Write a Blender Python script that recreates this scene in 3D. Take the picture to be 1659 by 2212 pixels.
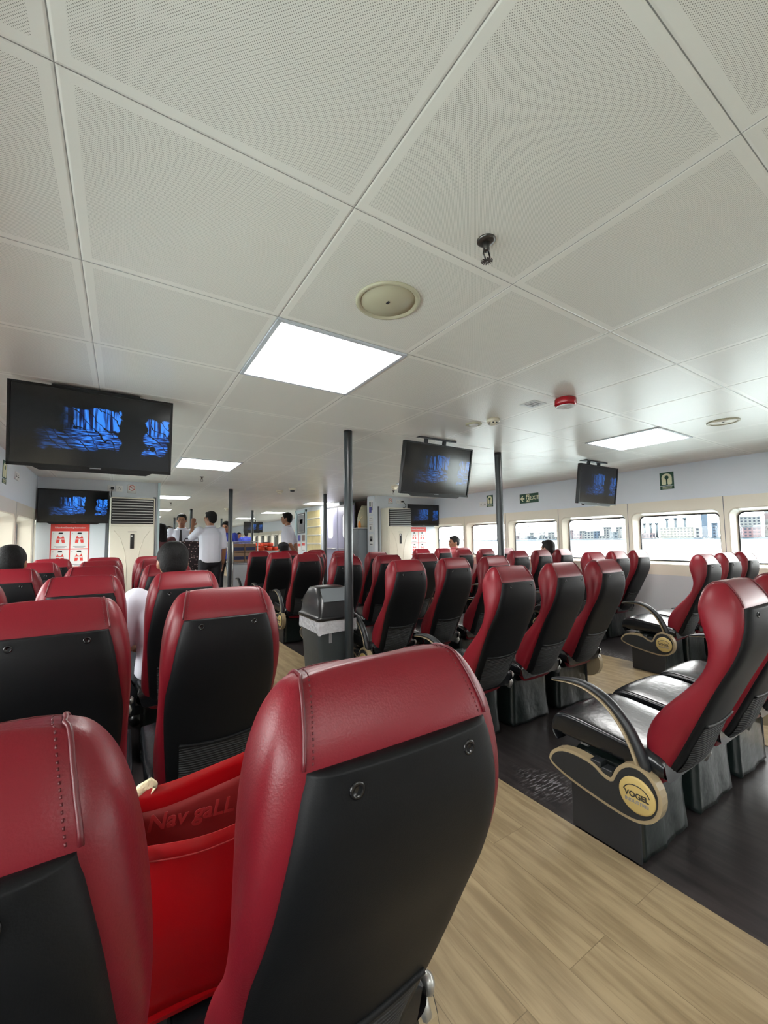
import bpy, bmesh, math, random
from mathutils import Vector, Matrix
from math import sin, cos, pi, radians, sqrt

random.seed(7)
for _o in list(bpy.data.objects): bpy.data.objects.remove(_o)
S = bpy.context.scene
COL = S.collection

# ------------------------------------------------------------------ camera
YAW, PITCH, ROLL, FPX = 0.5706, 0.0680, -0.0120, 883.6
EYE = Vector((0, 0, 1.2)); CEIL = 2.046
_fw = Vector((sin(YAW)*cos(PITCH), cos(YAW)*cos(PITCH), sin(PITCH)))
_r = Vector((cos(YAW), -sin(YAW), 0)); _u = _r.cross(_fw)
_r2 = cos(ROLL)*_r + sin(ROLL)*_u; _u2 = -sin(ROLL)*_r + cos(ROLL)*_u
cam = bpy.data.cameras.new('camera'); camo = bpy.data.objects.new('camera', cam); COL.objects.link(camo)
M = Matrix((( _r2.x, _u2.x, -_fw.x, EYE.x), (_r2.y, _u2.y, -_fw.y, EYE.y), (_r2.z, _u2.z, -_fw.z, EYE.z), (0, 0, 0, 1)))
camo.matrix_world = M
cam.sensor_fit = 'HORIZONTAL'; cam.sensor_width = 36; cam.lens = FPX*36/1659
cam.clip_start = 0.02; cam.clip_end = 9000
S.camera = camo

# ------------------------------------------------------------------ sky, light, exposure
S.view_settings.view_transform = 'Standard'; S.view_settings.look = 'None'
S.view_settings.gamma = 1; S.view_settings.exposure = 0.0
PANEL = 25.0                                   # strength of the ceiling light panels
W = bpy.data.worlds.new('overcast'); S.world = W; W.use_nodes = True
wn, wl = W.node_tree.nodes, W.node_tree.links
wn.clear()
_tc = wn.new('ShaderNodeTexCoord'); _sp = wn.new('ShaderNodeSeparateXYZ'); _rp = wn.new('ShaderNodeValToRGB')
_bg = wn.new('ShaderNodeBackground'); _wo = wn.new('ShaderNodeOutputWorld')
wl.new(_tc.outputs['Generated'], _sp.inputs[0]); wl.new(_sp.outputs['Z'], _rp.inputs[0]); wl.new(_rp.outputs[0], _bg.inputs[0]); wl.new(_bg.outputs[0], _wo.inputs[0])
_e = _rp.color_ramp.elements
_e[0].position = 0.0; _e[0].color = (0.77, 0.78, 0.78, 1)
_e[1].position = 0.6; _e[1].color = (0.99, 0.985, 0.975, 1)
_m = _e.new(0.12); _m.color = (0.87, 0.87, 0.865, 1)
_bg.inputs[1].default_value = 22.0

# ------------------------------------------------------------------ materials
def lin(c):
    return tuple(((v/255)/12.92 if v/255 <= .04045 else ((v/255+.055)/1.055)**2.4) for v in c)
def mat(name, col, rough=.5, metal=0, spec=.5, bump=0, bscale=60, var=0, vscale=4, stretch=None, coat=0, emit=None, estr=0):
    m = bpy.data.materials.new(name); m.use_nodes = True
    nt = m.node_tree; p = nt.nodes['Principled BSDF']
    c = (*lin(col), 1)
    p.inputs['Base Color'].default_value = c; p.inputs['Roughness'].default_value = rough
    p.inputs['Metallic'].default_value = metal; p.inputs['Specular IOR Level'].default_value = spec
    if coat: p.inputs['Coat Weight'].default_value = coat; p.inputs['Coat Roughness'].default_value = .15
    if emit: p.inputs['Emission Color'].default_value = (*lin(emit), 1); p.inputs['Emission Strength'].default_value = estr
    if bump or var:
        tc = nt.nodes.new('ShaderNodeTexCoord'); mp = nt.nodes.new('ShaderNodeMapping')
        nt.links.new(tc.outputs['Object'], mp.inputs[0])
        if stretch: mp.inputs['Scale'].default_value = stretch
    if bump:
        n = nt.nodes.new('ShaderNodeTexNoise'); n.inputs['Scale'].default_value = bscale; n.inputs['Detail'].default_value = 3
        b = nt.nodes.new('ShaderNodeBump'); b.inputs['Strength'].default_value = bump; b.inputs['Distance'].default_value = .01
        nt.links.new(mp.outputs[0], n.inputs['Vector']); nt.links.new(n.outputs[0], b.inputs['Height']); nt.links.new(b.outputs[0], p.inputs['Normal'])
    if var:
        n = nt.nodes.new('ShaderNodeTexNoise'); n.inputs['Scale'].default_value = vscale; n.inputs['Detail'].default_value = 5
        r = nt.nodes.new('ShaderNodeValToRGB')
        r.color_ramp.elements[0].position = .3; r.color_ramp.elements[1].position = .7
        r.color_ramp.elements[0].color = tuple(v*(1-var) for v in c[:3])+(1,)
        r.color_ramp.elements[1].color = tuple(min(1, v*(1+var)) for v in c[:3])+(1,)
        nt.links.new(mp.outputs[0], n.inputs['Vector']); nt.links.new(n.outputs[0], r.inputs[0]); nt.links.new(r.outputs[0], p.inputs['Base Color'])
    return m
class NB:
    """tiny node-math builder"""
    def __init__(s, m): s.nt = m.node_tree
    def m(s, op, a, b=None, c=None):
        n = s.nt.nodes.new('ShaderNodeMath'); n.operation = op
        for i, v in enumerate((a, b, c)):
            if v is None: continue
            if isinstance(v, (int, float)): n.inputs[i].default_value = v
            else: s.nt.links.new(v, n.inputs[i])
        return n.outputs[0]
    def step(s, a, e0, e1):
        n = s.nt.nodes.new('ShaderNodeMapRange'); n.interpolation_type = 'SMOOTHSTEP'
        s.nt.links.new(a, n.inputs[0]); n.inputs[1].default_value = e0; n.inputs[2].default_value = e1
        return n.outputs[0]
    def mix(s, f, a, b):
        n = s.nt.nodes.new('ShaderNodeMix'); n.data_type = 'RGBA'
        for k, v in ((0, f), (6, a), (7, b)):
            if isinstance(v, (int, float, tuple)): n.inputs[k].default_value = v if not isinstance(v, tuple) else (*v[:3], 1)
            else: s.nt.links.new(v, n.inputs[k])
        return n.outputs[2]
    def noise(s, vec, scale, detail=3):
        n = s.nt.nodes.new('ShaderNodeTexNoise'); n.inputs['Scale'].default_value = scale; n.inputs['Detail'].default_value = detail
        s.nt.links.new(vec, n.inputs['Vector']); return n.outputs[0]
    def vec(s, x, y, z=0.0):
        n = s.nt.nodes.new('ShaderNodeCombineXYZ')
        for i, v in enumerate((x, y, z)):
            if isinstance(v, (int, float)): n.inputs[i].default_value = v
            else: s.nt.links.new(v, n.inputs[i])
        return n.outputs[0]

M_RED = mat('red_leather', (108, 19, 30), .38, spec=.32, bump=.06, bscale=350, var=.10, vscale=5)
M_REDSEAM = mat('red_seam', (84, 18, 26), .45)
M_BLACK = mat('black_shell_vinyl', (10, 12, 14), .56, spec=.22, bump=.05, bscale=500)
M_POCKET = mat('pocket_mesh', (24, 27, 29), .75)
M_CUSH = mat('black_seat_leather', (20, 22, 25), .24, spec=.55, bump=.08, bscale=40)
M_DRAPE = mat('dark_green_vinyl', (18, 27, 26), .28, spec=.6, bump=.8, bscale=9)
M_BASE = mat('charcoal_base_panel', (30, 33, 38), .5)
M_BEIGE = mat('beige_plastic', (146, 130, 102), .4)
M_CHAR = mat('charcoal_plastic', (30, 33, 36), .42)
M_GOLD = mat('gold_badge', (176, 154, 96), .45)
M_BRONZE = mat('dull_dark_metal', (92, 88, 84), .35, metal=.8)
M_STEEL = mat('dull_steel', (168, 168, 164), .35, metal=.8)
M_BUTTON = mat('black_button', (14, 14, 16), .25)
M_WHITE = mat('white_paint', (208, 214, 220), .32, spec=.5)
M_GREYBAND = mat('grey_wall_laminate', (214, 219, 226), .42)
M_CREAM = mat('cream_window_moulding', (222, 213, 196), .3, spec=.55)
M_LOWER = mat('lower_wall_laminate', (196, 196, 198), .35, spec=.5)
M_DARKTRIM = mat('dark_trim', (40, 42, 46), .5)
M_GREYTRIM = mat('grey_post_trim', (88, 92, 98), .45)
M_POLE = mat('black_pole_sleeve', (34, 40, 43), .3, spec=.6, bump=.15, bscale=12)
M_TVBODY = mat('tv_black_plastic', (10, 10, 12), .35, spec=.4)
M_ACBODY = mat('cream_air_conditioner', (214, 208, 190), .35)
M_ACDARK = mat('dark_louvre_gap', (24, 22, 22), .6)
M_PAPER = mat('paper_white', (222, 222, 220), .5)
M_SIGNGREEN = mat('sign_green', (22, 70, 50), .5)
M_SIGNCREAM = mat('sign_cream', (222, 220, 186), .5)
M_SIGNRED = mat('sign_red', (214, 66, 58), .5)
M_SIGNDARK = mat('sign_dark', (36, 36, 38), .5)
M_GREYINK = mat('grey_ink', (120, 120, 124), .5)
M_BLUEINK = mat('blue_ink', (60, 62, 150), .5)
M_ALARM = mat('alarm_red', (170, 18, 32), .2, spec=.6)
M_DETECT = mat('detector_cream', (222, 212, 190), .4)
M_SPEAKER = mat('speaker_cream', (196, 190, 162), .5)
M_BIN = mat('bin_grey_plastic', (58, 66, 70), .45, bump=.1, bscale=30)
M_BINLID = mat('bin_black_lid', (20, 21, 24), .3, spec=.6)
M_BINFLAP = mat('bin_flap_grey', (106, 112, 116), .4)
M_SKIN = mat('skin', (150, 104, 78), .5)
M_HAIR = mat('black_hair', (12, 11, 11), .65, spec=.2, bump=.4, bscale=120)
M_HAIRGREY = mat('greying_hair', (34, 32, 31), .65, spec=.2, bump=.5, bscale=120)
M_SHIRT = mat('white_shirt', (214, 216, 228), .7, bump=.25, bscale=18)
M_BLUESH = mat('blue_shirt', (30, 48, 140), .7)
M_PINKSH = mat('pink_shirt', (190, 100, 105), .7)
M_DARKCL = mat('dark_cloth', (22, 24, 32), .8)
M_BROWNSH = mat('maroon_top', (88, 46, 50), .8)
M_SHOE = mat('shoe_black', (16, 16, 18), .35)
M_EYE = mat('eye_dark', (18, 14, 12), .2)
M_LIP = mat('lip', (120, 62, 56), .5)
M_CARD = mat('cardboard', (168, 138, 112), .75, var=.08)
M_CANVAS = mat('canvas_bag', (182, 176, 150), .8, bump=.4, bscale=14)
M_HANDLE = mat('cream_webbing', (226, 214, 176), .7, bump=.5, bscale=120)
M_ORANGE = mat('life_vest_orange', (232, 78, 40), .6, bump=.6, bscale=20)
M_PLANK = mat('yellow_plank', (206, 192, 140), .5, var=.10, vscale=6)
M_PLANKJ = mat('white_plank_joint', (232, 224, 196), .5)
M_DOORLAV = mat('lavender_door', (158, 158, 184), .4)
M_PALEBLUE = mat('pale_blue_trim', (190, 214, 220), .4)
M_BROWNWALL = mat('brown_panel', (110, 86, 80), .6)
M_CABGREY = mat('grey_cabinet', (112, 120, 126), .45)
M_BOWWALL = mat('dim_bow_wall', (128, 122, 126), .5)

# red shopping bag weave
M_BAG = mat('red_woven_bag', (150, 6, 14), .3, spec=.6)
_n = NB(M_BAG); _t = M_BAG.node_tree.nodes.new('ShaderNodeTexCoord')
_v = M_BAG.node_tree.nodes.new('ShaderNodeTexChecker'); _v.inputs['Scale'].default_value = 380
M_BAG.node_tree.links.new(_t.outputs['Object'], _v.inputs[0])
_b = M_BAG.node_tree.nodes.new('ShaderNodeBump'); _b.inputs['Strength'].default_value = .25; _b.inputs['Distance'].default_value = .004
M_BAG.node_tree.links.new(_v.outputs['Fac'], _b.inputs['Height']); M_BAG.node_tree.links.new(_b.outputs[0], M_BAG.node_tree.nodes['Principled BSDF'].inputs['Normal'])
M_BAGPRINT = mat('bag_print', (150, 40, 42), .5)
M_BAGINNER = mat('bag_inner_face', (128, 30, 30), .6)

# ribbed pocket mesh
_n = NB(M_POCKET); nt = M_POCKET.node_tree; _t = nt.nodes.new('ShaderNodeTexCoord'); _s = nt.nodes.new('ShaderNodeSeparateXYZ')
nt.links.new(_t.outputs['Object'], _s.inputs[0])
_h = _n.m('SINE', _n.m('MULTIPLY', _s.outputs[2], 700.0))
_b = nt.nodes.new('ShaderNodeBump'); _b.inputs['Strength'].default_value = .8; _b.inputs['Distance'].default_value = .003
nt.links.new(_h, _b.inputs['Height']); nt.links.new(_b.outputs[0], nt.nodes['Principled BSDF'].inputs['Normal'])

# perforated ceiling tiles
GX, GY, TS = -0.1223, 0.2675, 0.6
def ceiling_material():
    m = mat('perforated_ceiling_tile', (206, 202, 192), .34, spec=.4); nt = m.node_tree; n = NB(m); p = nt.nodes['Principled BSDF']
    g = nt.nodes.new('ShaderNodeNewGeometry'); s = nt.nodes.new('ShaderNodeSeparateXYZ'); nt.links.new(g.outputs['Position'], s.inputs[0])
    def cell(o, off):
        f = n.m('FRACT', n.m('DIVIDE', n.m('SUBTRACT', n.m('ADD', o, 60*TS), off), TS))
        f = n.m('MULTIPLY', f, TS)
        return f, n.m('MINIMUM', f, n.m('SUBTRACT', TS, f))
    fx, dx = cell(s.outputs[0], GX); fy, dy = cell(s.outputs[1], GY)
    d = n.m('MINIMUM', dx, dy)
    P = .0037; Q = P*sqrt(2)          # staggered perforation
    hx = n.m('SUBTRACT', n.m('FRACT', n.m('DIVIDE', n.m('ADD', fx, fy), Q)), .5); hy = n.m('SUBTRACT', n.m('FRACT', n.m('DIVIDE', n.m('ADD', n.m('SUBTRACT', fx, fy), 2.0), Q)), .5)
    r = n.m('SQRT', n.m('ADD', n.m('MULTIPLY', hx, hx), n.m('MULTIPLY', hy, hy)))
    hole = n.m('SUBTRACT', 1.0, n.step(r, .14, .30))
    hole = n.m('MULTIPLY', hole, n.m('GREATER_THAN', d, .026))
    seam = n.m('SUBTRACT', 1.0, n.step(d, .0006, .0016))
    c = n.mix(hole, lin((241, 238, 229)), lin((142, 138, 127)))
    c = n.mix(n.m('MULTIPLY', seam, .75), c, lin((66, 62, 58)))
    nt.links.new(c, p.inputs['Base Color'])
    h = n.m('MULTIPLY', n.step(d, 0.0, .006), 1.0)
    # slight warp of each tile so that reflections break up
    wob = n.noise(g.outputs['Position'], 1.7, 1)
    h = n.m('ADD', h, n.m('MULTIPLY', wob, 2.2))
    b = nt.nodes.new('ShaderNodeBump'); b.inputs['Strength'].default_value = .5; b.inputs['Distance'].default_value = .004
    nt.links.new(h, b.inputs['Height']); nt.links.new(b.outputs[0], p.inputs['Normal'])
    return m
M_CEIL = ceiling_material()

def wood(name, c0, c1, cj, rough, scuff=False):
    m = mat(name, c0, rough, spec=.5); nt = m.node_tree; n = NB(m); p = nt.nodes['Principled BSDF']
    g = nt.nodes.new('ShaderNodeNewGeometry'); s = nt.nodes.new('ShaderNodeSeparateXYZ'); nt.links.new(g.outputs['Position'], s.inputs[0])
    v = n.vec(s.outputs[1], s.outputs[0], 0.0)
    br = nt.nodes.new('ShaderNodeTexBrick'); nt.links.new(v, br.inputs[0]); br.offset = .37
    br.inputs['Scale'].default_value = 1; br.inputs['Brick Width'].default_value = 1.2; br.inputs['Row Height'].default_value = .18
    br.inputs['Mortar Size'].default_value = .0012; br.inputs['Mortar Smooth'].default_value = .3
    br.inputs['Color1'].default_value = (0, 0, 0, 1); br.inputs['Color2'].default_value = (1, 1, 1, 1)
    gv = n.vec(n.m('MULTIPLY', s.outputs[0], 9.0), n.m('MULTIPLY', s.outputs[1], 1.1), br.outputs[0])
    gr = n.noise(gv, 3.2, 6)
    f = n.step(gr, .32, .68)
    col = n.mix(f, lin(c0), lin(c1))
    fine = n.step(n.noise(n.vec(n.m('MULTIPLY', s.outputs[0], 60.0), n.m('MULTIPLY', s.outputs[1], 3.0), 3.0), 2.0, 3), .52, .72)
    col = n.mix(n.m('MULTIPLY', fine, .25), col, lin(cj))
    col = n.mix(n.m('MULTIPLY', br.outputs['Fac'], .6), col, lin(cj))
    if scuff:
        a = n.step(n.m('ADD', n.m('ABSOLUTE', n.m('SUBTRACT', s.outputs[0], 1.78)), n.m('MULTIPLY', n.m('ABSOLUTE', n.m('SUBTRACT', s.outputs[1], 1.33)), .8)), .20, .02)
        a2 = n.step(n.m('ADD', n.m('ABSOLUTE', n.m('SUBTRACT', s.outputs[0], 4.25)), n.m('MULTIPLY', n.m('ABSOLUTE', n.m('SUBTRACT', s.outputs[1], 2.5)), .5)), .30, .02)
        sc = n.step(n.noise(n.vec(n.m('MULTIPLY', s.outputs[0], 10.0), n.m('MULTIPLY', s.outputs[1], 50.0), 0.0), 2.0, 5), .5, .62)
        col = n.mix(n.m('MULTIPLY', n.m('MULTIPLY', n.m('MAXIMUM', a, a2), sc), .75), col, lin((150, 148, 150)))
    nt.links.new(col, p.inputs['Base Color'])
    return m
M_LIGHTWOOD = wood('light_oak_vinyl_planks', (156, 138, 108), (128, 111, 84), (84, 68, 46), .38)
M_DARKWOOD = wood('dark_grey_vinyl_planks', (54, 49, 49), (34, 31, 32), (18, 16, 18), .34, True)

def glass_material():
    m = bpy.data.materials.new('window_glass'); m.use_nodes = True; nt = m.node_tree; nt.nodes.clear()
    o = nt.nodes.new('ShaderNodeOutputMaterial'); mx = nt.nodes.new('ShaderNodeMixShader'); t = nt.nodes.new('ShaderNodeBsdfTransparent'); g = nt.nodes.new('ShaderNodeBsdfGlossy')
    f = nt.nodes.new('ShaderNodeFresnel'); f.inputs[0].default_value = 1.3
    t.inputs[0].default_value = (.97, .98, .975, 1); g.inputs['Roughness'].default_value = .02
    nt.links.new(f.outputs[0], mx.inputs[0]); nt.links.new(t.outputs[0], mx.inputs[1]); nt.links.new(g.outputs[0], mx.inputs[2]); nt.links.new(mx.outputs[0], o.inputs[0])
    return m
M_GLASS = glass_material()
def liner_material():
    m = bpy.data.materials.new('clear_bin_liner'); m.use_nodes = True; nt = m.node_tree; p = nt.nodes['Principled BSDF']
    p.inputs['Base Color'].default_value = (.75, .76, .8, 1); p.inputs['Roughness'].default_value = .2
    n = NB(m); tc = nt.nodes.new('ShaderNodeTexCoord')
    b = nt.nodes.new('ShaderNodeBump'); b.inputs['Strength'].default_value = 1; b.inputs['Distance'].default_value = .02
    nt.links.new(n.noise(tc.outputs['Object'], 30, 4), b.inputs['Height']); nt.links.new(b.outputs[0], p.inputs['Normal'])
    mx = nt.nodes.new('ShaderNodeMixShader'); t = nt.nodes.new('ShaderNodeBsdfTransparent'); mx.inputs[0].default_value = .62
    nt.links.new(t.outputs[0], mx.inputs[1]); nt.links.new(p.outputs[0], mx.inputs[2]); nt.links.new(mx.outputs[0], nt.nodes['Material Output'].inputs[0])
    return m
M_LINER = liner_material()
def emis(name, col, s):
    m = bpy.data.materials.new(name); m.use_nodes = True; nt = m.node_tree; nt.nodes.clear()
    o = nt.nodes.new('ShaderNodeOutputMaterial'); e = nt.nodes.new('ShaderNodeEmission'); e.inputs[0].default_value = (*col, 1); e.inputs[1].default_value = s
    nt.links.new(e.outputs[0], o.inputs[0]); return m
M_PANEL = emis('light_diffuser', (1, .985, .96), PANEL)

def screen_material(name, strength):
    m = mat(name, (8, 8, 12), .12, spec=.6); nt = m.node_tree; n = NB(m); p = nt.nodes['Principled BSDF']
    tc = nt.nodes.new('ShaderNodeTexCoord'); s = nt.nodes.new('ShaderNodeSeparateXYZ'); nt.links.new(tc.outputs['Object'], s.inputs[0])
    u = n.m('ADD', n.m('DIVIDE', s.outputs[0], .70), .5); v = n.m('ADD', n.m('DIVIDE', s.outputs[2], .39), .5)
    vec = n.vec(n.m('MULTIPLY', u, 1.8), v, 0.0)
    w = n.m('MULTIPLY', n.m('SUBTRACT', n.noise(vec, 7, 3), .5), .16)
    uu = n.m('ADD', u, w); vv = n.m('ADD', v, w)
    def box(u0, u1, v0, v1, s0=.015):
        a = n.m('MULTIPLY', n.step(uu, u0-s0, u0+s0), n.m('SUBTRACT', 1.0, n.step(uu, u1-.008, u1+.008)))
        b = n.m('MULTIPLY', n.step(vv, v0-.02, v0+.02), n.m('SUBTRACT', 1.0, n.step(vv, v1-.01, v1+.01)))
        return n.m('MULTIPLY', a, b)
    notch = n.m('SUBTRACT', 1.0, box(.56, .70, .47, .52))
    right = box(.83, .985, .24, .74, .01)
    left = n.m('MULTIPLY', box(.36, .66, .26, .80, .07), notch)
    low = n.m('MULTIPLY', box(.2, .5, .22, .46, .08), .35)
    glowm = n.m('MAXIMUM', n.m('MAXIMUM', left, right), low)
    # vertical trunks above, horizontal snow streaks below
    tr = n.step(n.noise(n.vec(n.m('MULTIPLY', u, 46.0), n.m('MULTIPLY', v, 2.0), 0.0), 1.0, 2), .40, .56)
    st = n.step(n.noise(n.vec(n.m('MULTIPLY', u, 12.0), n.m('MULTIPLY', v, 60.0), 5.0), 1.0, 3), .38, .62)
    up = n.step(v, .47, .54)
    tex = n.m('ADD', n.m('MULTIPLY', tr, up), n.m('MULTIPLY', st, n.m('SUBTRACT', 1.0, up)))
    wv = nt.nodes.new('ShaderNodeTexWave'); wv.inputs['Scale'].default_value = 3.6; wv.inputs['Distortion'].default_value = 9; wv.inputs['Detail'].default_value = 3
    wv.bands_direction = 'DIAGONAL'; nt.links.new(vec, wv.inputs['Vector'])
    br = n.step(wv.outputs['Fac'], .01, .05)
    e = n.m('MULTIPLY', n.m('MULTIPLY', glowm, n.m('ADD', n.m('MULTIPLY', tex, .85), .15)), br)
    bird = n.m('SQRT', n.m('ADD', n.m('POWER', n.m('MULTIPLY', n.m('SUBTRACT', u, .885), 1.8), 2.0), n.m('POWER', n.m('SUBTRACT', v, .32), 2.0)))
    e = n.m('MULTIPLY', e, n.step(bird, .035, .045))
    nt.links.new(n.mix(tex, (.003, .018, .20), (.03, .19, .72)), p.inputs['Emission Color'])
    nt.links.new(n.m('MULTIPLY', e, strength), p.inputs['Emission Strength'])
    return m
M_SCR1 = screen_material('tv_picture_bright', 1.5)
M_SCR2 = screen_material('tv_picture_dim', .55)
def floral():
    m = mat('floral_fabric', (30, 18, 22), .7); nt = m.node_tree; n = NB(m)
    tc = nt.nodes.new('ShaderNodeTexCoord'); v = nt.nodes.new('ShaderNodeTexVoronoi'); v.inputs['Scale'].default_value = 26; nt.links.new(tc.outputs['Object'], v.inputs[0])
    c = n.mix(n.m('LESS_THAN', v.outputs['Distance'], .26), lin((34, 20, 24)), lin((196, 164, 160)))
    c = n.mix(n.m('LESS_THAN', v.outputs['Distance'], .10), c, lin((120, 40, 50)))
    nt.links.new(c, nt.nodes['Principled BSDF'].inputs['Base Color']); return m
M_FLORAL = floral()

# ------------------------------------------------------------------ mesh helpers
def smooth(me, on=True):
    for p in me.polygons: p.use_smooth = on
class MB:
    def __init__(s): s.bm = bmesh.new()
    def _add(s, vs, fs, mi=0, sm=False, X=None):
        bv = [s.bm.verts.new(X @ Vector(v) if X else v) for v in vs]
        for f in fs:
            try:
                q = s.bm.faces.new([bv[i] for i in f]); q.material_index = mi; q.smooth = sm
            except ValueError: pass
        return s
    def box(s, c, d, mi=0, X=None, bev=0):
        x, y, z = c; a, b, e = d[0]/2, d[1]/2, d[2]/2
        vs = [(x+i*a, y+j*b, z+k*e) for i in (-1, 1) for j in (-1, 1) for k in (-1, 1)]
        fs = [(0, 1, 3, 2), (4, 6, 7, 5), (0, 4, 5, 1), (2, 3, 7, 6), (0, 2, 6, 4), (1, 5, 7, 3)]
        if not bev: return s._add(vs, fs, mi, False, X)
        t = bmesh.new(); bv = [t.verts.new(v) for v in vs]
        for f in fs: t.faces.new([bv[i] for i in f])
        bmesh.ops.bevel(t, geom=t.edges[:], offset=bev, segments=3, affect='EDGES', profile=.5)
        t.verts.index_update()
        s._add([v.co.copy() for v in t.verts], [[v.index for v in f.verts] for f in t.faces], mi, True, X); t.free(); return s
    def tube(s, path, r, n=12, mi=0, cap=True, X=None, sy=1):
        P = [Vector(p) for p in path]; R = r if isinstance(r, (list, tuple)) else [r]*len(P)
        vs, fs = [], []; up = None
        for i, p in enumerate(P):
            t = (P[min(i+1, len(P)-1)]-P[max(i-1, 0)]).normalized()
            if up is None: up = t.orthogonal().normalized() if abs(t.x) > .9 else Vector((1, 0, 0))
            a = (up - t*up.dot(t)).normalized(); b = t.cross(a); up = a
            for k in range(n):
                w = 2*pi*k/n; vs.append(p + R[i]*(a*cos(w) + b*sin(w)*sy))
        for i in range(len(P)-1):
            for k in range(n):
                fs.append((i*n+k, i*n+(k+1) % n, (i+1)*n+(k+1) % n, (i+1)*n+k))
        if cap: fs.append(tuple(range(n))[::-1]); fs.append(tuple((len(P)-1)*n+k for k in range(n)))
        return s._add(vs, fs, mi, True, X)
    def lathe(s, prof, n=32, mi=0, X=None, sm=True):
        vs, fs = [], []
        for r, z in prof:
            for k in range(n): vs.append((r*cos(2*pi*k/n), r*sin(2*pi*k/n), z))
        for i in range(len(prof)-1):
            for k in range(n): fs.append((i*n+k, i*n+(k+1) % n, (i+1)*n+(k+1) % n, (i+1)*n+k))
        fs.append(tuple(range(n))[::-1]); fs.append(tuple((len(prof)-1)*n+k for k in range(n)))
        return s._add(vs, fs, mi, sm, X)
    def prism(s, poly, t0, t1, mi=0, X=None, axis='y', sm=False):
        """outline in (a,b), extruded from t0 to t1 along axis"""
        def P(a, b, t): return (a, t, b) if axis == 'y' else ((t, a, b) if axis == 'x' else (a, b, t))
        n = len(poly); vs = [P(a, b, t0) for a, b in poly] + [P(a, b, t1) for a, b in poly]
        fs = [tuple(range(n))[::-1], tuple(range(n, 2*n))] + [(i, (i+1) % n, n+(i+1) % n, n+i) for i in range(n)]
        return s._add(vs, fs, mi, sm, X)
    def ell(s, c, r, mi=0, X=None, n=16):
        t = bmesh.new(); bmesh.ops.create_uvsphere(t, u_segments=n, v_segments=n*3//4, radius=1)
        for v in t.verts: v.co = Vector((v.co.x*r[0]+c[0], v.co.y*r[1]+c[1], v.co.z*r[2]+c[2]))
        t.verts.index_update()
        s._add([v.co.copy() for v in t.verts], [[v.index for v in f.verts] for f in t.faces], mi, True, X); t.free(); return s
    def grid(s, rows, mi=0, closed=False, X=None, sm=True, caps=False):
        n = len(rows[0]); vs = [p for r in rows for p in r]; fs = []
        for i in range(len(rows)-1):
            for k in range(n if closed else n-1):
                fs.append((i*n+k, i*n+(k+1) % n, (i+1)*n+(k+1) % n, (i+1)*n+k))
        if caps: fs.append(tuple(range(n))[::-1]); fs.append(tuple((len(rows)-1)*n+k for k in range(n)))
        return s._add(vs, fs, mi, sm, X)
    def mesh(s, name, mats, sub=0, recalc=True, mods=None):
        if recalc: bmesh.ops.recalc_face_normals(s.bm, faces=s.bm.faces[:])
        me = bpy.data.meshes.new(name); s.bm.to_mesh(me); s.bm.free()
        for m in (mats if isinstance(mats, (list, tuple)) else [mats]): me.materials.append(m)
        if sub or mods:
            o = bpy.data.objects.new('t', me); COL.objects.link(o)
            if mods: mods(o)
            if sub: q = o.modifiers.new('s', 'SUBSURF'); q.levels = sub; q.render_levels = sub
            dg = bpy.context.evaluated_depsgraph_get(); dg.update()
            m2 = bpy.data.meshes.new_from_object(o.evaluated_get(dg)); m2.name = name
            bpy.data.objects.remove(o); bpy.data.meshes.remove(me); me = m2
            me.name = name
        return me
def link(name, me, parent=None, loc=None, rot=None, X=None):
    o = bpy.data.objects.new(name, me); COL.objects.link(o)
    if parent: o.parent = parent
    if X is not None: o.matrix_local = X
    else:
        if loc is not None: o.location = loc
        if rot is not None: o.rotation_euler = rot
    return o
def part(name, mb, mats, parent=None, **k):
    sub = k.pop('sub', 0); return link(name, mb.mesh(name, mats, sub=sub), parent, **k)
def tag(o, label, cat, group=None):
    o['label'] = label; o['category'] = cat
    if group: o['group'] = group
    return o
def thing(name, label, cat, loc=(0, 0, 0), rotz=0, group=None, rot=None):
    o = bpy.data.objects.new(name, None); COL.objects.link(o); o.empty_display_size = .1
    o.location = loc; o.rotation_euler = rot if rot else (0, 0, rotz)
    return tag(o, label, cat, group)
def struct(name, mb, mats, **k):
    o = part(name, mb, mats, **k); o['kind'] = 'structure'; return o
def text_mesh(txt, size, m, ext=.0006, align='CENTER', bold=0, shear=0):
    cu = bpy.data.curves.new('txt', 'FONT'); cu.body = txt; cu.size = size; cu.extrude = ext; cu.align_x = align; cu.align_y = 'CENTER'; cu.offset = bold; cu.shear = shear
    o = bpy.data.objects.new('txt', cu); COL.objects.link(o)
    dg = bpy.context.evaluated_depsgraph_get(); dg.update()
    me = bpy.data.meshes.new_from_object(o.evaluated_get(dg)); me.name = 'lettering'
    me.materials.clear(); me.materials.append(m)
    bpy.data.objects.remove(o); bpy.data.curves.remove(cu); return me
# frames for flat signs: local x = right, local z = up, local -y = towards the viewer
FACE_AFT = Matrix.Identity(4)                                     # sign on a wall that faces -Y
FACE_PORT = Matrix.Rotation(-pi/2, 4, 'Z')                          # on the starboard wall, faces -X
FACE_STBD = Matrix.Rotation(pi/2, 4, 'Z')                         # on the port wall, faces +X
TXT = Matrix.Rotation(pi/2, 4, 'X')                               # text plane to local xz
def put_text(root, txt, size, m, x, z, y=-.004, bold=0, name='lettering', shear=0):
    return link(name, text_mesh(txt, size, m, bold=bold, shear=shear), root, X=Matrix.Translation((x, y, z)) @ TXT)

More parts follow.
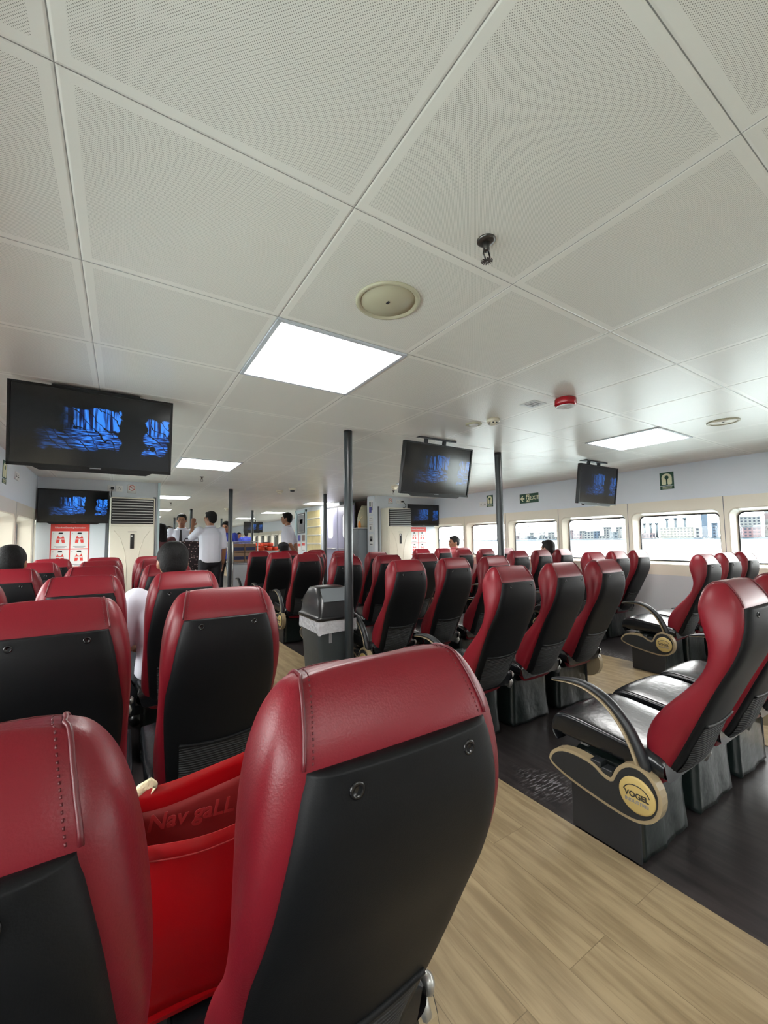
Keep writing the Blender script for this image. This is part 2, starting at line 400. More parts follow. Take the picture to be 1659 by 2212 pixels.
# ------------------------------------------------------------------ the setting
PX, SX, AFT, BOW, PART_Y = -0.9, 5.5, -6.0, 28.0, 6.62
mb = MB(); mb._add([(PX-.3, AFT, 0), (SX+.3, AFT, 0), (SX+.3, BOW, 0), (PX-.3, BOW, 0), (PX-.3, AFT, -.1), (SX+.3, AFT, -.1), (SX+.3, BOW, -.1), (PX-.3, BOW, -.1)],
                   [(0, 1, 2, 3), (4, 7, 6, 5), (0, 4, 5, 1), (1, 5, 6, 2), (2, 6, 7, 3), (3, 7, 4, 0)])
struct('floor', mb, M_DARKWOOD)
mb = MB(); mb.box(((.52+1.62)/2, 11, .002), (1.10, 34, .004)); mb.box(((3.13+4.17)/2, 11, .002), (1.04, 34, .004))
struct('floor_aisle', mb, M_LIGHTWOOD)
mb = MB(); mb.box(((PX+SX)/2, (AFT+BOW)/2, CEIL+.05), (SX-PX+.6, BOW-AFT, .1))
struct('ceiling', mb, M_CEIL)

def rrect(x0, x1, z0, z1, r, k=6):
    pts = []
    for cx, cz, a in ((x1-r, z1-r, 0), (x0+r, z1-r, 90), (x0+r, z0+r, 180), (x1-r, z0+r, 270)):
        for i in range(k+1):
            w = radians(a+90*i/k); pts.append((cx+r*cos(w), cz+r*sin(w)))
    return pts
WZ0, WZ1, JZ0, JZ1 = .87, 1.49, .74, 1.63
K = 6
def side_wall(X, sgn, ys, name, lo=AFT, hi=BOW):
    """grey band above, cream window panels with deep rounded reveals, laminate below"""
    mb = MB(); t = .004
    for y0 in ys:
        y1 = y0+1
        ip = rrect(y0+.045, y1-.045, WZ0, WZ1, .07, K)
        gp = rrect(y0+.075, y1-.075, WZ0+.03, WZ1-.03, .06, K)
        corners = [(y1, JZ1), (y0, JZ1), (y0, JZ0), (y1, JZ0)]
        op = [corners[i//(K+1)] for i in range(4*(K+1))]
        def L(pts, x): return [(x, a, b) for a, b in pts]
        mid = [((a*.55+b[0]*.45), (c*.55+b[1]*.45)) for (a, c), b in zip(ip, rrect(y0+.03, y1-.03, WZ0-.015, WZ1+.015, .08, K))]
        mb.grid([L(op, X), L(rrect(y0+.035, y1-.035, WZ0-.01, WZ1+.01, .08, K), X), L(ip, X+sgn*.012), L(gp, X+sgn*.14)], 1, closed=True, sm=False)
        # joint strip
        mb.box((X+sgn*.0002, y0, (JZ0+JZ1)/2), (.0016, .006, JZ1-JZ0), 3)
    mb.box((X+sgn*.05, (lo+hi)/2, (JZ1+CEIL)/2), (.1, hi-lo, CEIL-JZ1), 0)
    mb.box((X+sgn*.05, (lo+hi)/2, JZ0/2), (.1, hi-lo, JZ0), 2)
    mb.box((X+sgn*.02, (lo+hi)/2, JZ1), (.035, hi-lo, .006), 3)
    mb.box((X+sgn*.02, (lo+hi)/2, JZ0), (.03, hi-lo, .01), 1)
    ends = sorted([(lo, ys[0]), (ys[-1]+1, hi)])
    for a, b in ends:
        if b-a > .01: mb.box((X+sgn*.05, (a+b)/2, (JZ0+JZ1)/2), (.1, b-a, JZ1-JZ0), 1)
    struct(name, mb, [M_GREYBAND, M_CREAM, M_LOWER, M_GREYTRIM])
    return ys
SY = [-5.26+i for i in range(33)]
side_wall(SX, 1, SY, 'wall_starboard'); side_wall(PX, -1, [-5.53+i for i in range(33)], 'wall_port')
wi = 0
def window(X, sgn, y0):
    global wi
    wi += 1
    gp = rrect(y0+.072, y0+.928, WZ0+.027, WZ1-.027, .062, K); g2 = rrect(y0+.088, y0+.912, WZ0+.043, WZ1-.043, .05, K)
    mb = MB(); mb.grid([[(X+sgn*.138, a, b) for a, b in gp], [(X+sgn*.134, a, b) for a, b in g2], [(X+sgn*.15, a, b) for a, b in g2]], 0, closed=True, sm=False)
    o = struct('window_%d' % wi, mb, M_DARKTRIM)
    mb = MB(); mb.prism(g2, X+sgn*.144, X+sgn*.148, 0, axis='x')
    part('pane', mb, M_GLASS, o)
for y0 in SY: window(SX, 1, y0)
for y0 in [-5.53+i for i in range(33)]: window(PX, -1, y0)
mb = MB(); mb.box(((PX+SX)/2, AFT-.05, CEIL/2), (SX-PX+.6, .1, CEIL)); struct('wall_aft', mb, M_WHITE)
mb = MB(); mb.box(((PX+SX)/2, BOW+.05, CEIL/2), (SX-PX+.6, .1, CEIL)); struct('wall_bow', mb, M_BOWWALL)
# partition left and right of the opening to the forward cabin
mb = MB(); mb.box(((PX+.44)/2, PART_Y+.05, (CEIL+.95)/2), (.44-PX, .1, CEIL-.95)); mb.box((.435, PART_Y+.04, CEIL/2), (.03, .13, CEIL), 1)
mb.box(((PX+.40)/2, PART_Y+.05, .475), (.40-PX, .1, .95), 2); struct('wall_partition_left', mb, [M_WHITE, M_PALEBLUE, M_LOWER])
mb = MB(); mb.box(((4.04+SX)/2, PART_Y+.14, CEIL/2), (SX-4.04, .28, CEIL)); struct('wall_partition_right', mb, [M_WHITE])
for x0, nm in ((-.165, 'trim_1'), (.385, 'trim_2')):
    mb = MB(); mb.box((x0, PART_Y-.006, .92), (.035, .012, 1.84)); struct(nm, mb, M_GREYTRIM)
for x0, nm in ((4.12, 'trim_3'), (4.715, 'trim_4')):
    mb = MB(); mb.box((x0, PART_Y-.006, .92), (.03, .012, 1.84)); struct(nm, mb, M_GREYTRIM)
# inner block behind the right partition
mb = MB(); mb.box((4.55, 9.35, CEIL/2), (1.1, 2.62, CEIL)); mb.box((4.75, 7.5, CEIL/2), (.7, 1.2, CEIL), 1)
struct('wall_inner_block', mb, [M_WHITE, M_BROWNWALL])
# lavender double door with tall rounded windows, on the inner block
dr = struct('door_1', MB().box((3.992, 8.05, .98), (.02, 1.5, 1.96), 0), [M_DARKTRIM])
for i, yc in enumerate((7.68, 8.42)):
    lf = part('door_leaf', MB().box((3.976, yc, .965), (.02, .72, 1.9), bev=.004), M_DOORLAV, dr)
    part('pane', MB().prism(rrect(yc-.13, yc+.13, 1.25, 1.75, .07), 3.964, 3.968, axis='x'), emis('glowing_daylight_pane', (1, 1, 1), 1.1) if i == 0 else bpy.data.materials['glowing_daylight_pane'], lf)  # panes emit white themselves, standing in for daylight behind the door
    part('push_bar', MB().tube([(3.95, yc-.3, 1.02), (3.95, yc+.3, 1.02)], .012), M_STEEL, lf)
# stair with yellow boards
st = struct('trim_5', MB().box((3.99, 9.40, 1.0), (.02, .92, 2.0), 0), [M_WHITE])
mb = MB()
for i in range(9):
    z = .12+i*.205
    mb.box((3.975, 9.40, z+.09), (.02, .80, .165), 0); mb.box((3.968, 9.40, z-.005), (.03, .80, .022), 1)
part('boards', mb, [M_PLANK, M_PLANKJ], st)
mb = MB(); mb.box((3.99, 9.88, 1.0), (.06, .06, 2.0), 0); mb.box((3.99, 10.62, 1.0), (.06, .06, 2.0), 0); mb.box((3.99, 10.25, 1.97), (.06, .8, .05), 0)
struct('trim_6', mb, [M_PALEBLUE])

# ------------------------------------------------------------------ ceiling fittings
def ceiling_light(x, y, label):
    t = thing('ceiling_light', label, 'ceiling light', (x, y, CEIL), 0, 'square ceiling light panels')
    fr = MB()
    for a, b, c, d in ((0, .291, .6, .018), (0, -.291, .6, .018), (.291, 0, .018, .6), (-.291, 0, .018, .6)): fr.box((a, b, -.004), (c, d, .008))
    link('frame', FR[0] if FR else FR.append(fr.mesh('frame', M_WHITE)) or FR[0], t)
    link('diffuser', DF[0] if DF else DF.append(MB().box((0, 0, -.002), (.566, .566, .004)).mesh('diffuser', M_PANEL)) or DF[0], t)
FR, DF = [], []
LX, RX = .7777, 3.7777
spots = [(LX, -1.2325, 'ceiling light panel behind the nearest seats on the left'), (LX, -4.2325, 'rearmost ceiling light panel on the left'), (RX, -4.2325, 'rearmost ceiling light panel on the right'), (LX, 1.7675, 'largest bright ceiling light panel beside the round cream ceiling cover'),
 (LX, 4.7675, 'ceiling light panel to the right of the big left television'), (LX, 8.6, 'ceiling light panel over the crew in white, beyond the left partition'),
 (LX, 12.0, 'small ceiling light panel over the forward cabin on the left'), (LX, 15.3, 'farthest small ceiling light panel on the left side'),
 (RX, -1.2325, 'ceiling light panel behind the nearest seats on the right'), (RX, 1.7675, 'ceiling light panel before the window wall right of the red alarm'),
 (RX, 4.7675, 'ceiling light panel hidden mostly behind the middle television'), (RX, 8.6, 'ceiling light panel by the yellow boarded stair'),
 (RX, 12.0, 'ceiling light panel above the profile crewman in the forward cabin'), (RX, 15.3, 'farthest ceiling light panel near the small forward television')]
for x, y, l in spots: ceiling_light(x, y, l)

def speaker(x, y, lab, r=.095):
    t = thing('ceiling_speaker', lab, 'ceiling speaker', (x, y, CEIL), 0, 'round ceiling speakers')
    part('rim', MB().lathe([(r, 0), (r, -.004), (r-.004, -.008), (r-.012, -.008), (r-.018, -.001)], 48), M_SPEAKER, t)
    part('cover', MB().lathe([(r-.018, 0), (r-.02, -.003), (0.001, -.005)], 48), M_DETECT if x > 2 else M_SPEAKER, t)
    part('latch', MB().box((0, 0, -.006), (.008, .014, .003)), M_DARKTRIM, t)
speaker(.775, 1.165, 'round cream ceiling cover with latch beside the brightest light panel', .115)
speaker(3.74, 1.15, 'round ceiling speaker with white rim near the right window wall', .1)
def sprinkler(x, y, lab):
    t = thing('sprinkler', lab, 'sprinkler', (x, y, CEIL), 0, 'ceiling sprinklers')
    part('rosette', MB().lathe([(.026, 0), (.026, -.003), (.02, -.007), (.012, -.008)], 32), M_BRONZE, t)
    mb = MB(); mb.lathe([(.009, 0), (.009, -.03), (.006, -.034)], 20)
    for s in (-1, 1): mb.tube([(s*.008, 0, -.03), (s*.013, 0, -.045), (s*.003, 0, -.06)], .0022, 8)
    part('body', mb, M_BRONZE, t)
    mb = MB(); mb.lathe([(.006, -.06), (.006, -.063)], 16)
    for k in range(14):
        mb.box((0, 0, 0), (.011, .0028, .0012), X=Matrix.Rotation(2*pi*k/14, 4, 'Z') @ Matrix.Translation((.011, 0, -.0625)))
    part('deflector', mb, M_BRONZE, t)
sprinkler(.85, .77, 'bare metal sprinkler head nearest the camera')
sprinkler(.86, 5.71, 'tiny sprinkler head beyond the second light panel on the left')
sprinkler(.87, 9.78, 'tiny sprinkler head above the crew in the forward cabin')
sprinkler(3.94, 5.83, 'tiny sprinkler head above the right air conditioner')
# red alarm
t = thing('fire_alarm', 'red and white round alarm sounder on the ceiling', 'alarm', (2.25, 1.45, CEIL))
part('base', MB().lathe([(.05, 0), (.062, -.008), (.062, -.04), (.052, -.05)], 40), M_ALARM, t)
part('sounder', MB().lathe([(.052, -.049), (.05, -.056), (.028, -.060), (.026, -.057), (.008, -.057), (.006, -.061), (.001, -.061)], 40), M_PAPER, t)
t = thing('smoke_detector', 'cream smoke detector on the ceiling above the right pole', 'smoke detector', (2.2, 1.98, CEIL))
part('base', MB().lathe([(.045, 0), (.046, -.02), (.04, -.024)], 32), M_DETECT, t)
mb = MB(); mb.lathe([(.034, -.024), (.034, -.03), (.018, -.044), (.001, -.046)], 32); part('head', mb, M_DETECT, t)
mb = MB()
for k in range(8): mb.box((0, 0, 0), (.004, .012, .008), X=Matrix.Rotation(2*pi*k/8, 4, 'Z') @ Matrix.Translation((.033, 0, -.031)))
part('vents', mb, M_DARKTRIM, t)
t = thing('ceiling_lamp', 'small round yellowish ceiling lamp beside the cream smoke detector', 'ceiling lamp', (2.17, 2.14, CEIL))
part('rim', MB().lathe([(.06, 0), (.06, -.006), (.045, -.01), (.04, -.004)], 32), M_SPEAKER, t)
part('bulb', MB().lathe([(.038, -.003), (.03, -.012), (.001, -.016)], 24), M_PAPER, t)
t = thing('ceiling_notice', 'white rectangular notice stuck flat on the ceiling beside red alarm', 'notice', (2.17, 1.62, CEIL))
part('sheet', MB().box((0, 0, -.001), (.12, .11, .002)), M_PAPER, t)
mb = MB()
for i in range(4): mb.box((0, -.03+i*.02, -.0025), (.08, .006, .001))
part('printed_lines', mb, M_GREYINK, t)
def dome(x, y, lab, nm='smoke_detector', cat='smoke detector', r=.06):
    t = thing(nm, lab, cat, (x, y, CEIL))
    part('base', MB().lathe([(r, 0), (r, -.02), (r*.8, -.03)], 24), M_DETECT, t)
    part('head', MB().lathe([(r*.7, -.028), (r*.6, -.055), (.001, -.06)], 24), M_DETECT if 'det' in nm else M_DARKTRIM, t)
dome(2.22, 6.7, 'cream detector on the ceiling left of the white camera dome')
dome(2.3, 6.31, 'white dome camera with dark lens on the ceiling', 'security_camera', 'camera', .055)
dome(2.23, 10.85, 'small cream detector deep in the forward cabin')
dome(3.6, 5.3, 'flat white ceiling fitting left of the middle television')

# ------------------------------------------------------------------ poles
def pole(x, y, lab):
    t = thing('support_pole', lab, 'pole', (x, y, 0), 0, 'black sleeved support poles')
    n = 60; path = [(0, 0, .0+CEIL*i/n) for i in range(n+1)]
    part('sleeve', MB().tube(path, [.033+.0006*random.random() for _ in path], 24), M_POLE, t)
    part('foot_ring', MB().lathe([(.05, .004), (.05, .012), (.036, .02)], 24), M_CHAR, t)
pole(1.46, 2.78, 'black pole in front of the grey litter bin, nearest and thickest')
pole(3.11, 2.75, 'black pole under the cream smoke detector')
pole(1.47, 6.87, 'black pole right of the crew in white shirts')
pole(3.11, 6.83, 'black pole left of the lavender double door')
pole(2.99, 11.3, 'thin far pole in front of the forward television')
pole(1.48, 11.4, 'thin far pole above the smiling crewman')
pole(3.05, 15.7, 'very thin far pole above the man in blue')
pole(1.51, 15.6, 'very thin far pole at the left of the forward cabin')

# ------------------------------------------------------------------ seats
def prof(tab, z):
    tab = sorted(tab)
    if z <= tab[0][0]: return tab[0][1]
    for (a, b), (c, d) in zip(tab, tab[1:]):
        if z <= c:
            f = (z-a)/(c-a); return b+(d-b)*f
    return tab[-1][1]
YR = [(1.052, -.004), (1.03, -.030), (.975, -.062), (.90, -.064), (.85, -.054), (.80, -.038), (.70, .015), (.60, .062), (.50, .11), (.42, .15), (.35, .188), (.29, .212)]
YF = [(1.052, .012), (1.045, .034), (1.0, .066), (.95, .072), (.90, .060), (.85, .040), (.80, .034), (.75, .048), (.70, .085), (.65, .13), (.60, .18), (.55, .22), (.50, .248), (.45, .258), (.40, .252), (.35, .24), (.29, .222)]
WH = [(1.052, .112), (1.045, .124), (1.03, .140), (1.0, .158), (.95, .172), (.90, .180), (.85, .184), (.80, .184), (.70, .180), (.60, .180), (.50, .182), (.42, .180), (.35, .168), (.29, .125)]
PW = [(1.052, .114), (1.03, .120), (.965, .128), (.93, .135), (.885, .146), (.81, .155), (.74, .166), (.66, .166), (.55, .158), (.42, .145), (.33, .135), (.26, .115)]
def make_back():
    zs = [.29, .32, .36, .42, .48, .54, .60, .66, .72, .78, .84, .90, .95, .98, 1.01, 1.035, 1.05]
    rows = []
    for z in zs:
        yr, yf, w, pw = prof(YR, z), prof(YF, z), prof(WH, z), prof(PW, z)
        pw = min(pw, w-.004)
        d = yf-yr
        half = [(pw, yr), (w-.25*(w-pw), yr+.10*d), (w, yr+.42*d), (w-.004, yr+.78*d), (w-.035, yf), (w*.62, yf-.22*min(d, .12)), (w*.3, yf-.28*min(d, .12))]
        ring = [(0, yr-.002)]+half+[(0, yf-.3*min(d, .12))]+[(-a, b) for a, b in half[::-1]]
        rows.append([(a, b, z) for a, b in ring])
    mb = MB(); mb.grid(rows, 0, closed=True, caps=True)
    bm = mb.bm; bm.verts.ensure_lookup_table()
    cl = bm.edges.layers.float.get('crease_edge') or bm.edges.layers.float.new('crease_edge')
    n = len(rows[0]); iz = zs.index(.95)
    for i in range(len(rows)-1):
        for k in (1, n-1):
            a, b = bm.verts[i*n+k], bm.verts[(i+1)*n+k]; e = bm.edges.get((a, b))
            if e: e[cl] = .75
    for k in range(n):
        if k in (n-1, 0, ):
            e = bm.edges.get((bm.verts[(len(rows)-1)*n+k], bm.verts[(len(rows)-1)*n+(k+1) % n]))
            if e: e[cl] = .35
    return mb.mesh('back_cushion', M_RED, sub=2)
def make_shell():
    zs = [.966, .961, .935, .90, .86, .82, .78, .74, .70, .65, .60, .55, .50, .45, .40, .36, .32, .29, .27]
    def Y(z):
        if z >= .45: return prof(YR, z)
        f = (.45-z)/.18; return prof(YR, .45) + .065*f + .10*f*f*f
    def face(off, ins):
        rows = []
        for i, z in enumerate(zs):
            w = prof(PW, z)-ins; rr = []
            for k in range(-6, 7):
                u = k/6; rr.append((w*u, Y(z)+off*(1 if abs(k) < 6 else .2) - .010*(1-u*u), z+(.0 if i else 0)))
            rows.append(rr)
        return rows
    A = face(-.012, 0); B = [[(x, y+.03, z) for x, y, z in r] for r in A]
    mb = MB()
    rows = A; n = len(A[0])
    mb.grid(A, 0); mb.grid(B, 0)
    mb.grid([A[0], B[0]], 0); mb.grid([A[-1], B[-1]], 0)
    mb.grid([[r[0] for r in A], [r[0] for r in B]], 0); mb.grid([[r[-1] for r in A], [r[-1] for r in B]], 0)
    bmesh.ops.remove_doubles(mb.bm, verts=mb.bm.verts[:], dist=.0003)
    cl = mb.bm.edges.layers.float.new('crease_edge')
    for e in mb.bm.edges:
        if all(v.co.z > .965 for v in e.verts): e[cl] = .7
        elif min(v.co.z for v in e.verts) > .35 and all(abs(abs(v.co.x)-prof(PW, v.co.z)) < .002 for v in e.verts) and abs(e.verts[0].co.z-e.verts[1].co.z) > .01: e[cl] = .4
    return mb.mesh('back_shell', M_BLACK, sub=1), Y
ME_BACK = make_back(); ME_SHELL, SHY = make_shell()
def surf(x, z, off):      # point on the shell's rear face
    w = prof(PW, z); return (x, SHY(z)-.012-.010*(1-(x/w)**2)-off, z)
def make_buttons():
    out = []
    for s in (-1, 1):
        p = surf(s*.078, .945, .0); mb = MB()
        X = Matrix.Translation((p[0], p[1]+.002, p[2])) @ Matrix.Rotation(pi/2, 4, 'X')
        mb.lathe([(.009, 0), (.009, .003), (.006, .004), (.0055, .002), (.001, .002)], 20, X=X)
        out.append(mb.mesh('shell_button', M_BUTTON))
    return out
ME_BTN = make_buttons()
def make_pocket():
    rows = []
    for i in range(11):
        z = .335+.0215*i*(1.0); r = []
        for k in range(-8, 9):
            u = k/8; zz = z+(.012*(1-abs(u)**2)*-(i/10)); x = .115*u*(.9+.1*i/10)
            bul = .014*(1-u**4)*sin(pi*min(1, .2+i/12.5)); r.append(Vector(surf(x, zz, bul+.0015)))
        rows.append(r)
    mb = MB(); mb.grid(rows, 0); me = mb.mesh('pocket', M_POCKET)
    b = MB(); b.tube([p for p in rows[-1]], .006, 8); b2 = b.mesh('pocket_band', M_BLACK)
    return me, b2
ME_POCK, ME_PBAND = make_pocket()
def make_piping():
    from mathutils.bvhtree import BVHTree
    bm = bmesh.new(); bm.from_mesh(ME_BACK); tree = BVHTree.FromBMesh(bm)
    def snap(pts, lift):
        P = []
        for (p, q) in zip(pts, pts[1:]):
            for i in range(4): P.append(Vector(p).lerp(Vector(q), i/4))
        P.append(Vector(pts[-1])); out = []
        for p in P:
            c, n, _, _ = tree.find_nearest(p); out.append(c+n*lift)
        return out
    out = []
    for s in (-1, 1):
        path = [(s*.118, .066, .965), (s*.116, .064, 1.0), (s*.112, .046, 1.035), (s*.110, .018, 1.052), (s*.112, -.006, 1.052), (s*.118, -.032, 1.025), (s*.123, -.05, 1.0), (s*.128, -.062, .969)]
        mb = MB(); mb.tube(snap(path, .0012), .0022, 8)
        pts = snap([(a-s*.010, b, c) for a, b, c in path], .0003)
        dense = [pts[i].lerp(pts[i+1], k/3) for i in range(len(pts)-1) for k in range(3)]
        for i in range(0, len(dense)-1, 2): mb.tube([dense[i], dense[i+1]], .0009, 5)
        out.append(mb.mesh('piping', M_REDSEAM))
    mb = MB(); top = snap([(x/100, .024, 1.052) for x in range(-11, 12, 2)], .0004); mb.tube(top, .0012, 6); out.append(mb.mesh('top_seam', M_REDSEAM))
    bm.free(); return out
ME_PIPE = make_piping()
def make_seat_cushion():
    rows = []
    T = [(.17, .425), (.22, .432), (.32, .440), (.42, .452), (.52, .462), (.57, .458), (.605, .435), (.612, .40), (.60, .36), (.585, .345)]
    for y, z in T:
        zb = .335; r = []
        w = .200 if y > .2 else .19
        for k in range(-5, 6):
            u = k/5; r.append((w*u, y, z-.007*abs(u)**4 + (.003*(1-u*u) if z > .42 else 0)))
        rows.append(r)
    mb = MB(); mb.grid(rows, 0)
    bot = [(-.218, y, .335) for y in (.17, .585)]
    # sides and bottom
    for s, k in ((-1, 0), (1, 10)):
        top = [r[k] for r in rows]; low = [(s*.196, y, .33 if y < .6 else .34) for y, z in T]
        mid = [(s*.202, (a[1]*.7+b[1]*.3), a[2]*.5+b[2]*.5) for a, b in zip(top, low)]
        mb.grid([top, mid, low], 0)
    mb.grid([[(-.196, y, .33 if y < .6 else .34) for y, z in T], [(.196, y, .33 if y < .6 else .34) for y, z in T]], 0)
    mb.grid([rows[0], [(p[0]*.94, .17, .33) for p in rows[0]]], 0)
    bmesh.ops.remove_doubles(mb.bm, verts=mb.bm.verts[:], dist=.003)
    cl = mb.bm.edges.layers.float.new('crease_edge')
    for e in mb.bm.edges:
        if all(abs(abs(v.co.x)-.200) < .002 for v in e.verts) and all(v.co.z > .41 for v in e.verts): e[cl] = .55
    return mb.mesh('seat_cushion', M_CUSH, sub=2)
ME_CUSH = make_seat_cushion()
def make_base(w=.165):
    # vinyl drape box
    random.seed(11); rows = []
    per = []
    x0, x1, y0, y1 = -.16, .17, .27, .53
    N = 14
    for i in range(N): per.append((x0+(x1-x0)*i/N, y0))
    for i in range(8): per.append((x1, y0+(y1-y0)*i/8))
    for i in range(N): per.append((x1-(x1-x0)*i/N, y1))
    for i in range(8): per.append((x0, y1-(y1-y0)*i/8))
    cx, cy = (x0+x1)/2, (y0+y1)/2
    ph = [random.random()*6 for _ in per]
    for j, z in enumerate((.012, .03, .10, .17, .24, .30, .325)):
        r = []
        for i, (x, y) in enumerate(per):
            d = Vector((x-cx, y-cy)).normalized(); a = .004*sin(i*.9+ph[0]+z*9)*(1-z/.4)+.002*sin(i*2.3+z*23)
            fl = .012*(1-z/.33) - (.02 if z > .31 else 0)
            r.append((x+d.x*(a+fl), y+d.y*(a+fl), z))
        rows.append(r)
    mb = MB(); mb.grid(rows, 0, closed=True, caps=True); dr = mb.mesh('vinyl_skirt', M_DRAPE)
    mb = MB(); mb.box((0, .30, .325), (.40, .035, .03), bev=.004); mb.box((0, .50, .325), (.28, .035, .03), bev=.004); bar = mb.mesh('beam', M_STEEL)
    mb = MB(); mb.tube([(.20, .20, .36), (.205, .185, .33), (.20, .20, .30)], .014, 10); mb.box((.20, .23, .335), (.02, .06, .07), bev=.006); mb.lathe([(.016, 0), (.02, .01), (.012, .02)], 16, X=Matrix.Translation((.205, .19, .375)) @ Matrix.Rotation(pi/2, 4, 'Y'))
    hinge = mb.mesh('recline_hinge', M_STEEL)
    return dr, bar, hinge
ME_SKIRT, ME_BAR, ME_HINGE = make_base()
HS = [(.61, .245), (.60, .285), (.56, .318), (.50, .330), (.44, .327), (.40, .318), (.375, .300), (.35, .290), (.335, .298), (.325, .330), (.30, .362), (.265, .380), (.225, .378), (.19, .355), (.168, .315), (.165, .27), (.18, .225), (.21, .195), (.25, .178), (.30, .176), (.36, .182), (.43, .192), (.50, .205), (.56, .220)]
def shrink(poly, d):
    c = []
    n = len(poly)
    for i in range(n):
        a, b, e = Vector(poly[i-1]), Vector(poly[i]), Vector(poly[(i+1) % n])
        t = (e-a).normalized(); nn = Vector((-t.y, t.x)); c.append(tuple(b+nn*d))
    return c
def area(p): return sum(p[i-1][0]*p[i][1]-p[i][0]*p[i-1][1] for i in range(len(p)))/2
def chaikin(p, k=2):
    for _ in range(k):
        q = []
        for i in range(len(p)):
            a, b = Vector(p[i]), Vector(p[(i+1) % len(p)]); q += [tuple(a*.75+b*.25), tuple(a*.25+b*.75)]
        p = q
    return p
def make_arm(s):
    """s=-1: arm on the seat's left end, s=1: right end; returns [(name, mesh, children)]"""
    A = chaikin(HS, 1); sg = 1 if area(A) > 0 else -1
    B = shrink(A, .013*sg); xo = s*.208
    def E(p, a, b, m, nm):
        mb = MB(); mb.prism(p, min(a, b), max(a, b), 0, axis='x'); 
        bmesh.ops.triangulate(mb.bm, faces=[f for f in mb.bm.faces if len(f.verts) > 4])
        return mb.mesh(nm, m)
    out = []
    hous = E(A, xo-.022, xo+.018, M_BEIGE, 'armrest_housing')
    inner = E(B, xo+s*.020, xo+s*.0265, M_CHAR, 'housing_panel')
    disc = MB().lathe([(.062, 0), (.062, .006), (.056, .009), (.001, .009)], 40, X=Matrix.Translation((xo+s*.024, .245, .278)) @ Matrix.Rotation(s*pi/2, 4, 'Y')).mesh('badge', M_GOLD)
    mb = MB(); mb.box((xo-.001*s, .400, .320), (.044, .040, .022), bev=.003, X=None); mb.box((xo-.001*s, .357, .306), (.044, .040, .022), bev=.003)
    btn = mb.mesh('recline_buttons', M_CHAR)
    # swinging arm
    C = [(.60, .585), (.55, .598), (.48, .606), (.42, .598), (.36, .572), (.31, .528), (.27, .470), (.245, .41), (.225, .345)]
    outer = []; inn = []
    T = [.006, .010, .015, .019, .022, .025, .026, .026, .028]
    for i, (a, b) in enumerate(C):
        p = Vector(C[max(i-1, 0)]); q = Vector(C[min(i+1, len(C)-1)]); t = (q-p).normalized(); nn = Vector((t.y, -t.x))
        if nn.y < 0 and i < 5: nn = -nn
        outer.append(Vector((a, b))+nn*T[i]); inn.append(Vector((a, b))-nn*T[i]*.8)
    def side(i):
        p = Vector(C[max(i-1, 0)]); q = Vector(C[min(i+1, len(C)-1)]); t = (q-p).normalized(); return Vector((t.y, -t.x))
    # normals pointing to the back/top side: rotate tangent (which runs from the tip down) so the sign stays constant
    outer, inn, mid = [], [], []
    for i, (a, b) in enumerate(C):
        nn = side(i); nn = -nn if side(1).y < 0 else nn
        outer.append(Vector((a, b))+nn*T[i]); mid.append(Vector((a, b))-nn*T[i]*.25); inn.append(Vector((a, b))-nn*T[i]*.8)
    def strip(P, Q, w):
        rows = []
        for p, q in zip(P, Q):
            m_ = (p+q)/2
            rows.append([(xo-w*.7, p.x, p.y), (xo+w*.7, p.x, p.y), (xo+w, m_.x, m_.y), (xo+w*.9, q.x, q.y), (xo-w*.9, q.x, q.y), (xo-w, m_.x, m_.y)])
        mb = MB(); mb.grid(rows, 0, closed=True, caps=True); return mb
    pad = strip(outer, mid, .021).mesh('arm_pad', M_CHAR, sub=1)
    inr = strip(mid, inn, .018).mesh('arm_frame', M_BEIGE, sub=1)
    badge_t = []
    tx = text_mesh('VOGEL', .026, M_SIGNDARK, bold=.0006); t2 = text_mesh('INDUSTRIE', .0165, M_GREYINK, bold=.0003)
    arc = MB().tube([(xo+s*.0335, .245+.045*cos(w), .278+.036*sin(w)) for w in [radians(15+10*i) for i in range(16)]], .0018, 6).mesh('badge_arc', M_SIGNDARK)
    F = Matrix(((0, 0, s, 0), (s, 0, 0, 0), (0, 1, 0, 0), (0, 0, 0, 1)))
    # local text x -> world -y for the left end (seen from -x), +y for the right end
    def fr(y, z): return Matrix.Translation((xo+s*.0336, y, z)) @ F
    return dict(h=hous, i=inner, d=disc, b=btn, p=pad, r=inr, t=tx, t2=t2, arc=arc, f1=fr(.245, .278), f2=fr(.245, .256))
ARM = {-1: make_arm(-1), 1: make_arm(1)}
ME_ENDP = {s: MB().box((s*.182, .40, .15), (.014, .27, .285), bev=.004).mesh('end_panel', M_BASE) for s in (-1, 1)}
def passenger_seat(x, y, label, group, arms=(), tilt=0, detail=True):
    t = thing('passenger_seat', label, 'seat', (x, y, 0), 0, group)
    bk = link('back_cushion', ME_BACK, t)
    if detail:
        for m in ME_PIPE: link('piping', m, bk)
    sh = link('back_shell', ME_SHELL, t)
    for m in ME_BTN: link('shell_button', m, sh)
    pk = link('pocket', ME_POCK, sh)
    if detail: link('pocket_band', ME_PBAND, sh)
    link('seat_cushion', ME_CUSH, t); link('vinyl_skirt', ME_SKIRT, t); link('beam', ME_BAR, t)
    if detail: link('recline_hinge', ME_HINGE, t)
    for s in arms:
        A = ARM[s]
        h = link('armrest_housing', A['h'], t)
        link('housing_panel', A['i'], h); link('badge', A['d'], h)
        if detail: link('recline_buttons', A['b'], h); link('badge_arc', A['arc'], h); link('badge_lettering', A['t'], h, X=A['f1']); link('badge_lettering', A['t2'], h, X=A['f2'])
        a = link('armrest', A['p'], t); link('arm_frame', A['r'], a)
        link('end_panel', ME_ENDP[s], t)
    return t
